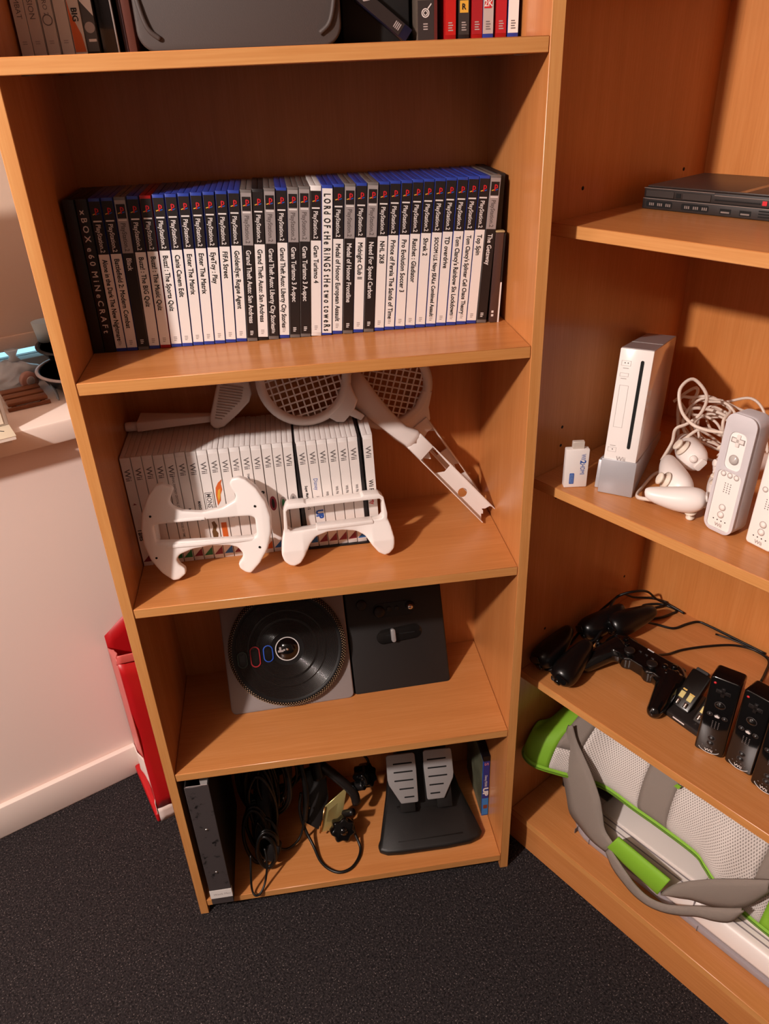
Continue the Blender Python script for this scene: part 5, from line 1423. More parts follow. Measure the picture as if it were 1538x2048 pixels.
nun2('b', 'black hand controller in front of the rearmost one, touching the left panel', (0.0250, 0.0140, Z2 + 0.0004), (0.0230, 0.1060, Z2 + 0.0100), 2.6,
        [[(0.0230, 0.1060, Z2 + 0.012), (0.0120, 0.17, Z2 + 0.02), (0.0171, 0.235, Z2 + 0.040), (0.0257, 0.245, Z2 + 0.052), (0.0396, 0.263, Z2 + 0.058), (0.0504, 0.291, Z2 + 0.050), (0.0563, 0.3189, Z2 + 0.022), (0.0731, 0.3350, Z2 + 0.010), (0.1052, 0.3400, Z2 + 0.004)]], KG, False, 1.36)
nun2('b', 'black hand controller foremost at the shelf edge, left of the large gamepad', (0.0780, 0.0080, Z2 + 0.0004), (0.0600, 0.0940, Z2 + 0.0100), -2.6,
        [[(0.0600, 0.0940, Z2 + 0.012), (0.050, 0.16, Z2 + 0.034), (0.0250, 0.22, Z2 + 0.046), (0.0109, 0.2756, Z2 + 0.030), (0.018, 0.3049, Z2 + 0.012), (0.0398, 0.3324, Z2 + 0.008), (0.0675, 0.3393, Z2 + 0.010)]], KG, False, 1.36)

gpd = bthing('gamepad', 'large glossy black wired gamepad with two handles at the shelf front', 'gamepad', 0.1480, 0.1330, Z2 + 0.0006, -0.03)
mb = MB()
mb.prism(rrect(-0.060, -0.016, 0.060, 0.030, 0.014, 6), 0.020, 0.043)
for sx in (-1, 1):
    mb.lathe([(0, 0.012), (0.020, 0.014), (0.0285, 0.022), (0.0290, 0.034), (0.0240, 0.042), (0, 0.0445)], 24, c=(sx * 0.047, 0.008, 0))
    mb.tube(smooth_path([(sx * 0.050, 0.010, 0.030), (sx * 0.058, -0.015, 0.026), (sx * 0.065, -0.040, 0.019), (sx * 0.069, -0.058, 0.0135)], 5), [0.021 - 0.0085 * i / 15 for i in range(16)], 14)
    mb.lathe([(0, -0.0125), (0.007, -0.011), (0.0115, -0.005), (0.0125, 0.0), (0.0115, 0.005), (0.007, 0.011), (0, 0.0125)], 14, c=(sx * 0.069, -0.058, 0.0135))
    mb.lathe([(0, 0.018), (0.0135, 0.018), (0.0140, 0.040), (0, 0.042)], 20, c=(sx * 0.022, -0.006, 0))
link('body', blob(mb, GLOSS, 0.0017, 8, 'body'), gpd)
for sx in (-1, 1):
    part('thumbstick', MB().lathe([(0, 0.038), (0.0100, 0.0415), (0.0060, 0.0440), (0.0050, 0.0490), (0.0085, 0.0510), (0.0090, 0.0535), (0.0075, 0.0545), (0, 0.0538)], 20, c=(sx * 0.022, -0.006, -0.003)), BLACK, gpd)
    part('shoulder_button', MB().prism(rrect(sx * 0.047 - 0.014, 0.020, sx * 0.047 + 0.014, 0.040, 0.006, 5), 0.020, 0.036), GLOSS, gpd, 0.003, 2)
for dx, dy in ((0, 0.0105), (0, -0.0105), (0.0105, 0), (-0.0105, 0)):
    part('face_button', MB().lathe([(0, 0.040), (0.0048, 0.040), (0.0048, 0.0465), (0.0036, 0.0478), (0, 0.0480)], 16, c=(0.047 + dx, 0.010 + dy, 0)), GLOSS, gpd)
    part('direction_button', MB().prism(rrect(-0.047 + dx * 0.85 - 0.0034, 0.010 + dy * 0.85 - 0.0034, -0.047 + dx * 0.85 + 0.0034, 0.010 + dy * 0.85 + 0.0034, 0.001, 2), 0.040, 0.0465), GLOSS, gpd, 0.0008, 1)
for dx in (-0.012, 0.0, 0.012):
    part('centre_button', MB().prism(rrect(dx - 0.003, 0.010, dx + 0.003, 0.0135, 0.001, 2), 0.042, 0.0450), BLACK, gpd, 0.0006, 1)
part('white_mark', MB().box((-0.008, 0.0255, 0.0432), (0.004, 0.0275, 0.0438)), INKW, gpd)
inv = Matrix.Rotation(0.03, 4, 'Z')
part('cord', MB().tube(smooth_path([(0.000, 0.034, 0.030), (-0.002, 0.055, 0.018), (0.000, 0.085, 0.005), (0.008, 0.115, 0.003), (0.030, 0.155, 0.003), (0.056, 0.190, 0.003), (0.083, 0.206, 0.003), (0.107, 0.206, 0.003), (0.121, 0.196, 0.003), (0.131, 0.165, 0.003), (0.138, 0.138, 0.006)], 6), 0.0022, 8), RUBBER, gpd)
part('cord', MB().tube(smooth_path([(0.020, 0.197, 0.002), (0.06, 0.2075, 0.002), (0.10, 0.2075, 0.002), (0.16, 0.209, 0.002), (0.24, 0.212, 0.002)], 5), 0.0016, 8), RUBBER, gpd)

# charging dock with two smoked battery holders
dkk = bthing('charging_dock', 'flat black charging dock under the black remotes on the lower angled shelf', 'charging dock', 0.2080, 0.0920, Z2 + 0.0004, -0.10)
DKM = mat('dock_grey_black', '24201f', 0.42)
part('base', MB().prism(rrect(0.0, 0.0, 0.0900, 0.075, 0.006, 5), 0.0, 0.0120), DKM, dkk, 0.003, 2)
part('white_bar', MB().box((0.0310, -0.0004, 0.0066), (0.0520, 0.0010, 0.0090)), INKW, dkk)
SM = mat('smoked_clear_plastic', '15110f', 0.22, spec=0.35)
def holder(label, u, v, yaw):
    h = bthing('battery_holder', label, 'battery pack', u, v, Z2 + 0.0130, yaw, 'smoked battery holders in the charging dock')
    h.matrix_world = Matrix.Translation(BW(u, v, Z2 + 0.0130)) @ Matrix.Rotation(BA + yaw, 4, 'Z') @ Matrix.Rotation(-0.85, 4, 'X')
    part('shell', MB().prism(rrect(0, 0, 0.0330, 0.0680, 0.004, 4), 0, 0.0145, axis='y'), SM, h, 0.002, 2)
    part('end_cap', MB().prism(rrect(0.004, 0.066, 0.026, 0.0730, 0.002, 3), 0.002, 0.012, axis='y'), BLACK, h, 0.001, 1)
    for x0 in (0.0050, 0.0190):
        part('gold_contact', MB().box((x0, -0.0006, 0.0165), (x0 + 0.0085, 0.0004, 0.0280)), GOLD, h, 0.0004, 1)
        part('spring_coil', MB().lathe([(0.0030 + 0.0007 * (k % 2), 0.0045 + 0.0012 * k) for k in range(8)], 10, c=(x0 + 0.0045, -0.0010, 0)), CHROME, h)
    part('gold_contact', MB().box((0.0060, -0.0010, 0.0300), (0.0130, 0.0004, 0.0325)), mat('bright_gold', 'e8cf80', 0.15, metal=1.0), h)
    part('gold_contact', MB().box((0.0190, -0.0010, 0.0280), (0.0280, 0.0004, 0.0300)), MATS['bright_gold'], h)
    return h
holder('smoked battery holder with gold contacts, right of the large gamepad', 0.2200, 0.1080, -0.05)
holder('smoked battery holder mostly hidden behind the first black remote', 0.2620, 0.1000, -0.05)
RG = 'black remotes standing in the charging dock'
remote('b', 'black remote standing in the dock, leftmost of the three', 0.2910, 0.0640, Z2 + 0.0008, 0.22, 0.06, 0.0, False, RG)
remote('b', 'black remote standing in the dock, middle of the three', 0.3345, 0.0730, Z2 + 0.0008, 0.0, 0.06, 0.0, False, RG)
remote('b', 'black remote cut off by the right picture edge', 0.3790, 0.0640, Z2 + 0.0008, -0.10, 0.03, 0.0, False, RG)

# ------------------------------------------------------------------ balance board and its bag on the lowest shelf
Z3 = BZ[3]
bb_ = bthing('balance_board', 'white rounded balance board lying on the lowest shelf under the green bag', 'balance board', 0.0, 0.0, Z3 + 0.0004)
WB2 = mat('white_board_plastic', 'eadfd9', 0.38)
GB = mat('grey_board_rim', '9a9093', 0.5)
def rr2(u0, v0, u1, v1, r, n=8): return rrect(u0, v0, u1, v1, r, n)
part('rim', MB().prism(rr2(0.0890, 0.0480, 0.6140, 0.3400, 0.060), 0.0, 0.0130), GB, bb_, 0.003, 2)
rings = []
for ins, z in ((0.0060, 0.0130), (0.0045, 0.0200), (0.0090, 0.0400), (0.0130, 0.0465), (0.0190, 0.0500)):
    rings.append([(x, y, z) for x, y in rr2(0.0890 + ins, 0.0480 + ins, 0.6140 - ins, 0.3400 - ins, 0.060 - ins * 0.6)])
mb = MB(); mb.loft(rings)
part('upper_shell', mb, WB2, bb_)
for (u0, u1) in ((0.135, 0.345), (0.362, 0.572)):
    part('foot_panel', MB().prism(rr2(u0, 0.090, u1, 0.320, 0.018), 0.0495, 0.0535), WB2, bb_, 0.002, 2)
for k, v in enumerate((0.0725, 0.0835)):
    part('long_groove', MB().box((0.130, v, 0.0490), (0.580, v + 0.0022, 0.0508)), GB, bb_)
part('centre_seam', MB().box((0.352, 0.056, 0.0350), (0.3535, 0.330, 0.0506)), GB, bb_)
for (u, ) in ((0.118,), (0.150,), (0.37,)):
    part('rim_joint', MB().box((u, 0.0470, 0.001), (u + 0.0012, 0.06, 0.0125)), INKG, bb_)

bag = bthing('board_bag', 'green and grey mesh carry bag lying unzipped over the balance board', 'bag', 0.0, 0.0, Z3)
GRN = mat('lime_green_fabric', '7fb32c', 0.65, bump=0.15, bscale=1600)
GREYF = mat('grey_webbing_fabric', '857970', 0.75, bump=0.35, bscale=900)
DARKF = mat('dark_grey_lining', '4e4744', 0.8)
def mesh_fabric():
    m = bpy.data.materials.new('spacer_mesh_fabric'); m.use_nodes = True
    nt = m.node_tree; b = nt.nodes['Principled BSDF']
    uv = nt.nodes.new('ShaderNodeUVMap'); uv.uv_map = 'UVMap'
    mp = nt.nodes.new('ShaderNodeMapping'); mp.inputs['Scale'].default_value = (330, 330, 1); mp.inputs['Rotation'].default_value = (0, 0, 0.785)
    nt.links.new(uv.outputs['UV'], mp.inputs['Vector'])
    vo = nt.nodes.new('ShaderNodeTexVoronoi'); vo.inputs['Scale'].default_value = 1.0; vo.inputs['Randomness'].default_value = 0.0
    nt.links.new(mp.outputs['Vector'], vo.inputs['Vector'])
    r = nt.nodes.new('ShaderNodeValToRGB')
    r.color_ramp.elements[0].position = 0.22; r.color_ramp.elements[0].color = lin('8a8079')
    r.color_ramp.elements[1].position = 0.34; r.color_ramp.elements[1].color = lin('d8cec8')
    nt.links.new(vo.outputs['Distance'], r.inputs['Fac']); nt.links.new(r.outputs['Color'], b.inputs['Base Color'])
    bp = nt.nodes.new('ShaderNodeBump'); bp.inputs['Strength'].default_value = 0.5; bp.inputs['Distance'].default_value = 0.001
    nt.links.new(vo.outputs['Distance'], bp.inputs['Height']); nt.links.new(bp.outputs['Normal'], b.inputs['Normal'])
    b.inputs['Roughness'].default_value = 0.6
    MATS['spacer_mesh_fabric'] = m
    return m
MESHF = mesh_fabric()
ZIP = [(0.004, 0.040, 0.2440), (0.012, 0.018, 0.2330), (0.035, 0.020, 0.2230), (0.070, 0.045, 0.2130), (0.1132, 0.0790, 0.2030), (0.1495, 0.0930, 0.2000), (0.2044, 0.0930, 0.2000), (0.26, 0.0941, 0.2000), (0.3231, 0.0928, 0.1990), (0.3471, 0.0850, 0.1950), (0.3742, 0.0780, 0.1850), (0.4166, 0.0880, 0.1550), (0.4597, 0.0880, 0.1500), (0.52, 0.085, 0.155), (0.60, 0.10, 0.16)]
zp = smooth_path(ZIP, 6)
secs = []
for p in zp:
    u, v0, z0 = p
    e = min(1.0, max(0.0, (u - 0.002) / 0.07)) ** 0.5
    top = 0.262 + 0.060 * e
    back = 0.20 + 0.135 * e
    pts = [(v0, z0), (v0 - 0.004, z0 + 0.010), (v0 + 0.002, z0 + 0.028), (v0 + 0.020, z0 + 0.28 * (top - z0) + 0.030), (v0 + 0.055, z0 + 0.80 * (top - z0)), (v0 + 0.095, top - 0.004), (min(back - 0.03, v0 + 0.15), top), (back - 0.012, top - 0.012), (back, top - 0.05), (back, 0.150), (back - 0.01, 0.1380)]
    secs.append([(u, v, z - Z3) for v, z in smooth_path([(a, b, 0) for a, b in pts], 3) for _ in [0]] if False else [(u, q_.x, q_.y - Z3) for q_ in smooth_path([(a, b, 0) for a, b in pts], 3)])
def bag_part(name, m, f):
    """sub-surface of the bag between section limits: f(i,j) tells whether a face belongs"""
    mb = MB(); idx = {}
    uvs = []
    verts = []; faces = []
    for i in range(len(secs) - 1):
        for j in range(len(secs[0]) - 1):
            if f(i, j):
                fc_ = []
                for (a, c) in ((i, j), (i + 1, j), (i + 1, j + 1), (i, j + 1)):
                    if (a, c) not in idx:
                        idx[(a, c)] = len(verts); verts.append(secs[a][c]); uvs.append((secs[a][c][0], 0.009 * c))
                    fc_.append(idx[(a, c)])
                faces.append(tuple(fc_))
    if not faces: return None
    me = bpy.data.meshes.new(name); me.from_pydata(verts, [], faces)
    ul = me.uv_layers.new(name='UVMap')
    for lp in me.loops: ul.data[lp.index].uv = uvs[lp.vertex_index]
    me.materials.append(m)
    for p in me.polygons: p.use_smooth = True
    me = applied(me, [('SOLIDIFY', dict(thickness=0.003, offset=-1.0))])
    me.name = name
    return link(name, me, bag)
U0 = [sec[0][0] for sec in secs]
for i, sec in enumerate(secs):                       # slant the fabric joints
    w_ = max(0.0, min(1.0, (U0[i] - 0.10) / 0.10)) * max(0.0, min(1.0, (0.44 - U0[i]) / 0.10))
    secs[i] = [(q_[0] - 0.0014 * j * w_, q_[1], q_[2]) for j, q_ in enumerate(sec)]
def zone(i, j):
    u = 0.5 * (U0[i] + U0[i + 1])
    cap = 0.060
    if u < cap: return 'cap'
    if u < cap + 0.030 and j >= 8: return 'band'
    s = u - 0.0012 * j * 0.0
    if 0.216 < u < 0.268: return 'band'
    if u > 0.445 and j < 8: return 'cap'
    if u > 0.420 and j >= 8 and u < 0.47: return 'band'
    if u > 0.47: return 'cap'
    return 'mesh'
# sections are re-sampled more finely along u so that the colour joints fall cleanly
uc = lambda i: U0[i]
bag_part('end_panel', GRN, lambda i, j: zone(i, j) == 'cap' and uc(i) < 0.2)
bag_part('end_panel', GRN, lambda i, j: zone(i, j) == 'cap' and uc(i) > 0.2)
bag_part('webbing_band', GREYF, lambda i, j: zone(i, j) == 'band' and uc(i) < 0.13)
bag_part('webbing_band', GREYF, lambda i, j: zone(i, j) == 'band' and 0.13 < uc(i) < 0.35)
bag_part('webbing_band', GREYF, lambda i, j: zone(i, j) == 'band' and uc(i) > 0.35)
bag_part('mesh_panel', MESHF, lambda i, j: zone(i, j) == 'mesh' and uc(i) < 0.24)
bag_part('mesh_panel', MESHF, lambda i, j: zone(i, j) == 'mesh' and uc(i) >= 0.24)
mbz = MB(); mbz.tube([(p[0], p[1] - 0.002, p[2] - Z3) for p in zp], [(0.0062, 0.0042)] * len(zp), 10)
part('zip_tape', mbz, GRN, bag)
mbz = MB(); mbz.tube([(p[0], p[1] - 0.0075, p[2] - Z3 + 0.001) for p in zp[4:]], 0.0013, 6)
part('zip_teeth', mbz, mat('green_zip_teeth', '567a1e', 0.4), bag)
mbl = MB()
n = len(zp)
lv = [(p[0], p[1], p[2] - Z3 - 0.001) for p in zp] + [(max(p[0], 0.02), 0.185, 0.060) for p in zp]
mbl.add(lv, [(i, i + 1, n + i + 1, n + i) for i in range(n - 1)], 0, True)
lin_o = part('lining', mbl, DARKF, bag)
part('grey_flap', MB().box((0.108, 0.110, 0.0560), (0.140, 0.180, 0.0620)), DARKF, bag, 0.002)
part('green_tag', MB().add([(0.252, 0.116, 0.196), (0.262, 0.113, 0.199), (0.264, 0.118, 0.2035), (0.255, 0.121, 0.200)], [(0, 1, 2, 3)]), GRN, bag)
def ribbon(name, L, R, m, parent, z_off=-Z3, th=0.0022):
    n = len(L)
    A = smooth_path(L, 4); B = smooth_path(R, 4); n = len(A)
    v = []
    for a, b in zip(A, B):
        for t in (0, 0.25, 0.5, 0.75, 1.0):
            p = a.lerp(b, t)
            v.append((p.x, p.y + 0.0022 * math.cos(t * PI * 2), p.z + z_off))
    f = [(i * 5 + k, i * 5 + k + 1, (i + 1) * 5 + k + 1, (i + 1) * 5 + k) for i in range(n - 1) for k in range(4)]
    me = bpy.data.meshes.new(name); me.from_pydata(v, [], f); me.materials.append(m)
    for p in me.polygons: p.use_smooth = True
    me = applied(me, [('SOLIDIFY', dict(thickness=th, offset=0.0))]); me.name = name
    return link(name, me, parent)
SA_L = [(0.0582, 0.075, 0.3011), (0.0533, 0.0694, 0.2577), (0.0568, 0.0578, 0.2188), (0.0767, 0.0501, 0.1946), (0.0914, 0.0455, 0.1644), (0.106, 0.0409, 0.1337), (0.1332, 0.0383, 0.1216), (0.1628, 0.0346, 0.1161), (0.1956, 0.03, 0.1226)]
SA_R = [(0.0669, 0.075, 0.3077), (0.0827, 0.0694, 0.2854), (0.1029, 0.0638, 0.2692), (0.1232, 0.0581, 0.2534), (0.1416, 0.0525, 0.2357), (0.1586, 0.0469, 0.2162), (0.1715, 0.0413, 0.1919), (0.1844, 0.0356, 0.1673), (0.2065, 0.03, 0.1589)]
SB_L = [(0.1967, 0.028, 0.1256), (0.2188, 0.02, 0.1118), (0.2459, 0.012, 0.1097), (0.2698, 0.013, 0.0988), (0.2962, 0.014, 0.0991), (0.324, 0.015, 0.1125), (0.3492, 0.0217, 0.1267), (0.3728, 0.0283, 0.1448), (0.3963, 0.035, 0.1546), (0.4168, 0.0425, 0.1698), (0.4276, 0.05, 0.2041)]
SB_R = [(0.2031, 0.028, 0.1437), (0.2276, 0.02, 0.1405), (0.2517, 0.012, 0.1383), (0.272, 0.013, 0.1255), (0.2949, 0.014, 0.1216), (0.3201, 0.015, 0.1321), (0.3425, 0.0217, 0.1456), (0.3637, 0.0283, 0.1628), (0.3846, 0.035, 0.1769), (0.4043, 0.0425, 0.1909), (0.4233, 0.05, 0.2053)]
SC_U = [(0.3043, 0.035, 0.1239), (0.3183, 0.04, 0.155), (0.3358, 0.045, 0.1785), (0.354, 0.05, 0.1979), (0.3719, 0.055, 0.2154), (0.3897, 0.06, 0.2303), (0.407, 0.065, 0.2444), (0.4239, 0.07, 0.2574), (0.4403, 0.075, 0.2699)]
SC_L = [(0.3105, 0.035, 0.1242), (0.3312, 0.04, 0.1351), (0.3512, 0.045, 0.1474), (0.3708, 0.05, 0.1533), (0.3898, 0.055, 0.1617), (0.408, 0.06, 0.1752), (0.424, 0.065, 0.1946), (0.4357, 0.07, 0.2195), (0.4457, 0.075, 0.2455)]
ribbon('strap', SA_L, SA_R, GREYF, bag)
ribbon('strap', SB_L, SB_R, GREYF, bag)
ribbon('strap', SC_U, SC_L, GREYF, bag)
gr = [(0.2123, 0.035, 0.1782 - Z3), (0.1944, 0.035, 0.1307 - Z3), (0.3006, 0.035, 0.1173 - Z3), (0.3151, 0.035, 0.1719 - Z3)]
a, b_, c_, d_ = [Vector(p) for p in gr]
rings = []
for t in (0.0, 0.02, 0.5, 0.98, 1.0):
    p1 = a.lerp(d_, t); p2 = b_.lerp(c_, t)
    mid = (p1 + p2) / 2; h = (p1 - p2) / 2
    ring = []
    for k in range(16):
        an = 2 * PI * k / 16
        ring.append(mid + h * math.cos(an) + Vector((0, 1, 0)) * (0.0085 * math.sin(an)))
    rings.append(ring)
part('handle_wrap', MB().loft(rings), GRN, bag)
# black plug behind the bag's left end
bp_ = bthing('black_plug', 'small black plug lying on the lowest shelf left of the board', 'plug', 0.0420, 0.1300, Z3 + 0.0004, 0.4)
part('plug_body', MB().prism(rrect(-0.014, -0.010, 0.014, 0.010, 0.004, 4), 0.0, 0.022), BLACK, bp_, 0.003, 2)
part('cord', MB().tube(smooth_path([(0.012, 0, 0.010), (0.03, -0.004, 0.006), (0.05, 0.01, 0.004)], 5), 0.003, 8), RUBBER, bp_)

# ================================================================== window sill things (window wall frame: u along the wall, v into the recess)
def wthing(name, label, cat, u, v, z, yaw=0.0, group=None):
    return thing(name, label, cat, WW(u, v, z), (0, 0, WA + yaw), group)
SZ = 0.8514
mg = wthing('magazine', 'thin white magazine overhanging the sill edge, under the tall white board box', 'magazine', 0.3300, -0.0640, SZ)
part('pages', MB().box((0, 0, 0), (0.2440, 0.205, 0.0040)), mat('magazine_pages', 'e2d8cc', 0.6), mg, 0.0006, 1)
part('cover', MB().box((-0.0005, -0.0005, 0.0040), (0.2445, 0.2055, 0.0046)), mat('magazine_cover', 'd6cdbf', 0.4), mg)
mg = wthing('magazine', 'cream magazine with black line drawing, topmost on the sill edge', 'magazine', 0.3330, -0.0680, SZ + 0.0047)
part('pages', MB().box((0, 0, 0), (0.2480, 0.205, 0.0062)), MATS['magazine_pages'], mg, 0.0006, 1)
part('cover', MB().box((-0.0005, -0.0005, 0.0062), (0.2485, 0.2055, 0.0068)), mat('cream_cover', 'cfc4ae', 0.4), mg)
part('printed_line', MB().tube(smooth_path([(0.205, 0.060, 0.0069), (0.222, 0.045, 0.0069), (0.236, 0.030, 0.0069)], 5), 0.0008, 6), INK, mg)
part('printed_line', MB().tube(smooth_path([(0.200, 0.020, 0.0069), (0.215, 0.028, 0.0069), (0.226, 0.022, 0.0069)], 5), 0.0006, 6), INKG, mg)
bx = wthing('board_box', 'tall upright pale box at the left picture edge on the window sill', 'box', 0.2500, -0.0130, SZ + 0.0117)
part('box_body', MB().box((0, 0, 0), (0.3320, 0.060, 0.470)), mat('pale_grey_card', 'b7aca2', 0.6), bx, 0.002)
part('box_front', MB().box((0.004, -0.0012, 0.004), (0.3240, 0.0, 0.466)), mat('cream_card', 'd9cfbd', 0.5), bx)

wd = wthing('wooden_tray', 'small brown slatted wooden tray on the window sill', 'tray', 0.5980, 0.0800, SZ, -0.02)
brn = wood('dark_tray_wood', 'x', '6b3f26', '7d4c2e', '8a5836', 0.5)
for k in range(3):
    part('slat', MB().box((0.0, 0.004 + k * 0.030, 0.006), (0.0680, 0.026 + k * 0.030, 0.0125)), brn, wd, 0.0015)
for x in (0.006, 0.056):
    part('bearer', MB().box((x, 0.0, 0.0), (x + 0.007, 0.090, 0.006)), brn, wd, 0.0008, 1)
part('front_edge', MB().box((-0.002, -0.004, 0.0), (0.070, 0.001, 0.0060)), brn, wd, 0.001)

pb_ = wthing('plastic_bag', 'crumpled pale blue translucent plastic bag behind the wooden tray', 'plastic bag', 0.6350, 0.2300, SZ)
random.seed(5)
rows = []
for i in range(9):
    ring = []
    f = i / 8.0
    for k in range(28):
        a = 2 * PI * k / 28
        rr = (0.045 + 0.010 * math.sin(3 * a + f * 4) + random.uniform(-0.006, 0.006)) * math.cos(f * PI / 2.15) ** 0.7
        ring.append((rr * 1.35 * math.cos(a), rr * 0.95 * math.sin(a), 0.002 + 0.042 * f + random.uniform(-0.002, 0.002) * (i > 0)))
    rows.append(ring)
mb = MB(); mb.loft(rows)
part('film', mb, mat('blue_white_film', 'c9dbe8', 0.25, alpha=0.85), pb_)
part('knot', MB().lathe([(0, 0), (0.012, 0.004), (0.006, 0.012), (0.013, 0.024), (0, 0.022)], 12, 0, 'z', (0.012, 0.0, 0.040)), MATS['blue_white_film'], pb_)
tp = wthing('tape_roll', 'roll of clear tape with pinkish ring standing in front of the plastic bag', 'tape', 0.6560, 0.1760, SZ, 0.35)
part('tape', MB().lathe([(0.0085, -0.006), (0.0165, -0.006), (0.0165, 0.006), (0.0085, 0.006), (0.0085, -0.006)], 24, 0, 'y', (0, 0, 0.0167)), mat('pink_tape', 'b58f86', 0.35), tp)
part('core', MB().lathe([(0.0070, -0.0065), (0.0086, -0.0065), (0.0086, 0.0065), (0.0070, 0.0065), (0.0070, -0.0065)], 24, 0, 'y', (0, 0, 0.0167)), mat('white_core', 'dfe3ea', 0.5), tp)
tg = wthing('clear_strip', 'twisted clear plastic strip drooping across the wooden tray', 'plastic strip', 0.0, 0.0, 0.0)
tg.location = WO
L = [(0.6700, 0.176, SZ + 0.026), (0.6760, 0.150, SZ + 0.028), (0.6800, 0.120, SZ + 0.022), (0.6820, 0.095, SZ + 0.010), (0.6800, 0.080, SZ + 0.003)]
R_ = [(0.6760, 0.190, SZ + 0.024), (0.6860, 0.160, SZ + 0.024), (0.6880, 0.126, SZ + 0.016), (0.6870, 0.096, SZ + 0.004), (0.6830, 0.074, SZ + 0.001)]
ribbon('strip', L, R_, mat('clear_blue_strip', 'a9bccb', 0.2, alpha=0.8), tg, 0.0, 0.001)
PAN = mat('black_pan_coating', '1d1f24', 0.35)
def bowl(o, r, h, rim_m):
    part('bowl', MB().lathe([(0, 0.0), (r * 0.62, 0.0), (r * 0.86, h * 0.35), (r, h), (r + 0.004, h + 0.001), (r + 0.003, h + 0.003), (r - 0.003, h + 0.001), (r * 0.82, h * 0.42), (r * 0.6, 0.004), (0, 0.004)], 48), PAN, o)
    part('rim', MB().lathe([(r - 0.001, h + 0.0005), (r + 0.0046, h), (r + 0.0050, h + 0.0030), (r - 0.001, h + 0.0034), (r - 0.001, h + 0.0005)], 48), rim_m, o)
b1 = wthing('pan', 'black pan with a pale rim, lower of two on the window sill', 'pan', 0.7600, 0.1400, SZ)
bowl(b1, 0.090, 0.032, mat('pale_rim', 'c9c2c6', 0.3))
b2_ = wthing('pan', 'black pan stacked on the pale rimmed one on the window sill', 'pan', 0.7760, 0.1950, SZ + 0.0360)
bowl(b2_, 0.086, 0.026, PAN)
part('inner_food_tray', MB().lathe([(0, 0.006), (0.06, 0.006), (0.066, 0.018), (0.060, 0.018), (0.05, 0.010), (0, 0.010)], 32), mat('brown_inner_bowl', '4a3a30', 0.4), b2_)
cp = wthing('cup', 'pale blue white cup lying on the stacked black pans', 'cup', 0.7180, 0.2450, SZ + 0.0640)
part('cup_wall', MB().lathe([(0, 0), (0.017, 0), (0.022, 0.038), (0.0205, 0.038), (0.0155, 0.002), (0, 0.002)], 28), mat('pale_blue_cup', 'b9d3df', 0.35), cp)

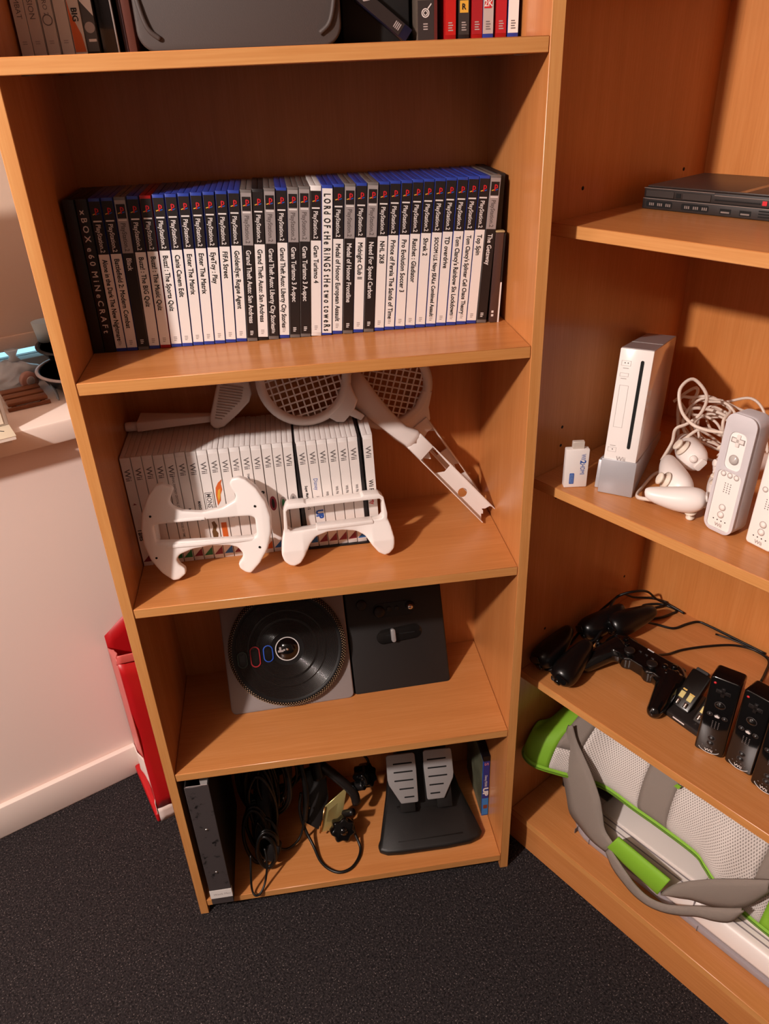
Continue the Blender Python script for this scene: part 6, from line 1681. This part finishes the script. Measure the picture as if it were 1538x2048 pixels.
# ------------------------------------------------------------------ red carrier bag between bookcase and window wall
rbag = thing('carrier_bag', 'tall red paper carrier bag with white lower edge beside the bookcase', 'bag', (0, 0, 0))
REDB = mat('red_bag_paper', 'b3151a', 0.4, bump=0.2, bscale=25)
PINKB = mat('lit_red_bag_paper', 'd0605c', 0.35, bump=0.25, bscale=40)  # red paper paled as if lit; that light is put into the colour
WHB = mat('white_bag_print', 'e6d3cb', 0.5)
P0, P1, P2, P3 = (-0.1720, 0.3770), (-0.1120, 0.2230), (-0.0300, 0.2650), (-0.0650, 0.4180)
def lerp2(a, b, t): return (a[0] + (b[0] - a[0]) * t, a[1] + (b[1] - a[1]) * t)
def wall_sheet(name, A, B, z0a, z0b, z1a, z1b, m, bulge=0.0, nu=8, nz=12, sd=1, th=0.0012, fold=None):
    rnd = random.Random(sd)
    n = Vector((B[1] - A[1], -(B[0] - A[0]), 0)).normalized()
    v = []
    for i in range(nz + 1):
        for k in range(nu + 1):
            t = k / nu; s = i / nz
            p = lerp2(A, B, t)
            z = (z0a * (1 - t) + z0b * t) * (1 - s) + (z1a * (1 - t) + z1b * t) * s
            d = bulge * math.sin(PI * t) * (0.35 + 0.65 * s) + (rnd.uniform(-0.0015, 0.0015) if 0 < k < nu else 0)
            if fold: d += fold(t, s)
            v.append((p[0] + n.x * d, p[1] + n.y * d, z))
    w = nu + 1
    f = [(i * w + k, i * w + k + 1, (i + 1) * w + k + 1, (i + 1) * w + k) for i in range(nz) for k in range(nu)]
    me = bpy.data.meshes.new(name); me.from_pydata(v, [], f); me.materials.append(m)
    for p in me.polygons: p.use_smooth = True
    me = applied(me, [('SOLIDIFY', dict(thickness=th, offset=0.0))]); me.name = name
    return link(name, me, rbag)
H0, H1, H2, H3 = 0.352, 0.452, 0.405, 0.432
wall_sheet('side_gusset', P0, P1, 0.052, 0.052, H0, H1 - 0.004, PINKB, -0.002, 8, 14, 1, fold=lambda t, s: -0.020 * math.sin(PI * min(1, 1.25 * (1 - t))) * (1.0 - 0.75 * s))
part('side_foot', MB().prism([(-0.1840, 0.3720), (-0.1180, 0.2190), (-0.1100, 0.2230), (-0.1650, 0.3790)], 0.0006, 0.026), REDB, rbag, 0.006, 3)
wall_sheet('side_white_band', (P0[0] - 0.0020, P0[1] - 0.001), (P1[0] - 0.0020, P1[1] - 0.001), 0.022, 0.022, 0.088, 0.060, WHB, 0.0, 10, 5, 3, fold=lambda t, s: -0.018 * math.sin(PI * min(1, 1.25 * (1 - t))) * (0.35 + 0.65 * s))
wall_sheet('front_panel', P1, P2, 0.040, 0.040, H1 - 0.020, H2, REDB, 0.006, 8, 14, 4, fold=lambda t, s: 0.004 * math.sin(9 * s + 3 * t))
wall_sheet('front_white_band', P1, P2, 0.0, 0.0, 0.040, 0.040, WHB, 0.003, 8, 3, 5)
wall_sheet('back_panel', P0, P3, 0.0, 0.0, H0 + 0.03, H3 + 0.03, REDB, -0.004, 8, 12, 6)
wall_sheet('far_gusset', P3, P2, 0.0, 0.0, H3, H2, REDB, 0.0, 6, 10, 7)
part('base', MB().prism([P0, P1, P2, P3], 0.0006, 0.002), REDB, rbag)
tp_ = [(P1[0], P1[1], H1 - 0.012), lerp2(P1, P2, 0.5) + (0.428,), (P2[0], P2[1], H2)]
part('turned_hem', MB().tube(smooth_path(tp_, 5), [(0.0012, 0.010)] * 11, 8), PINKB, rbag)
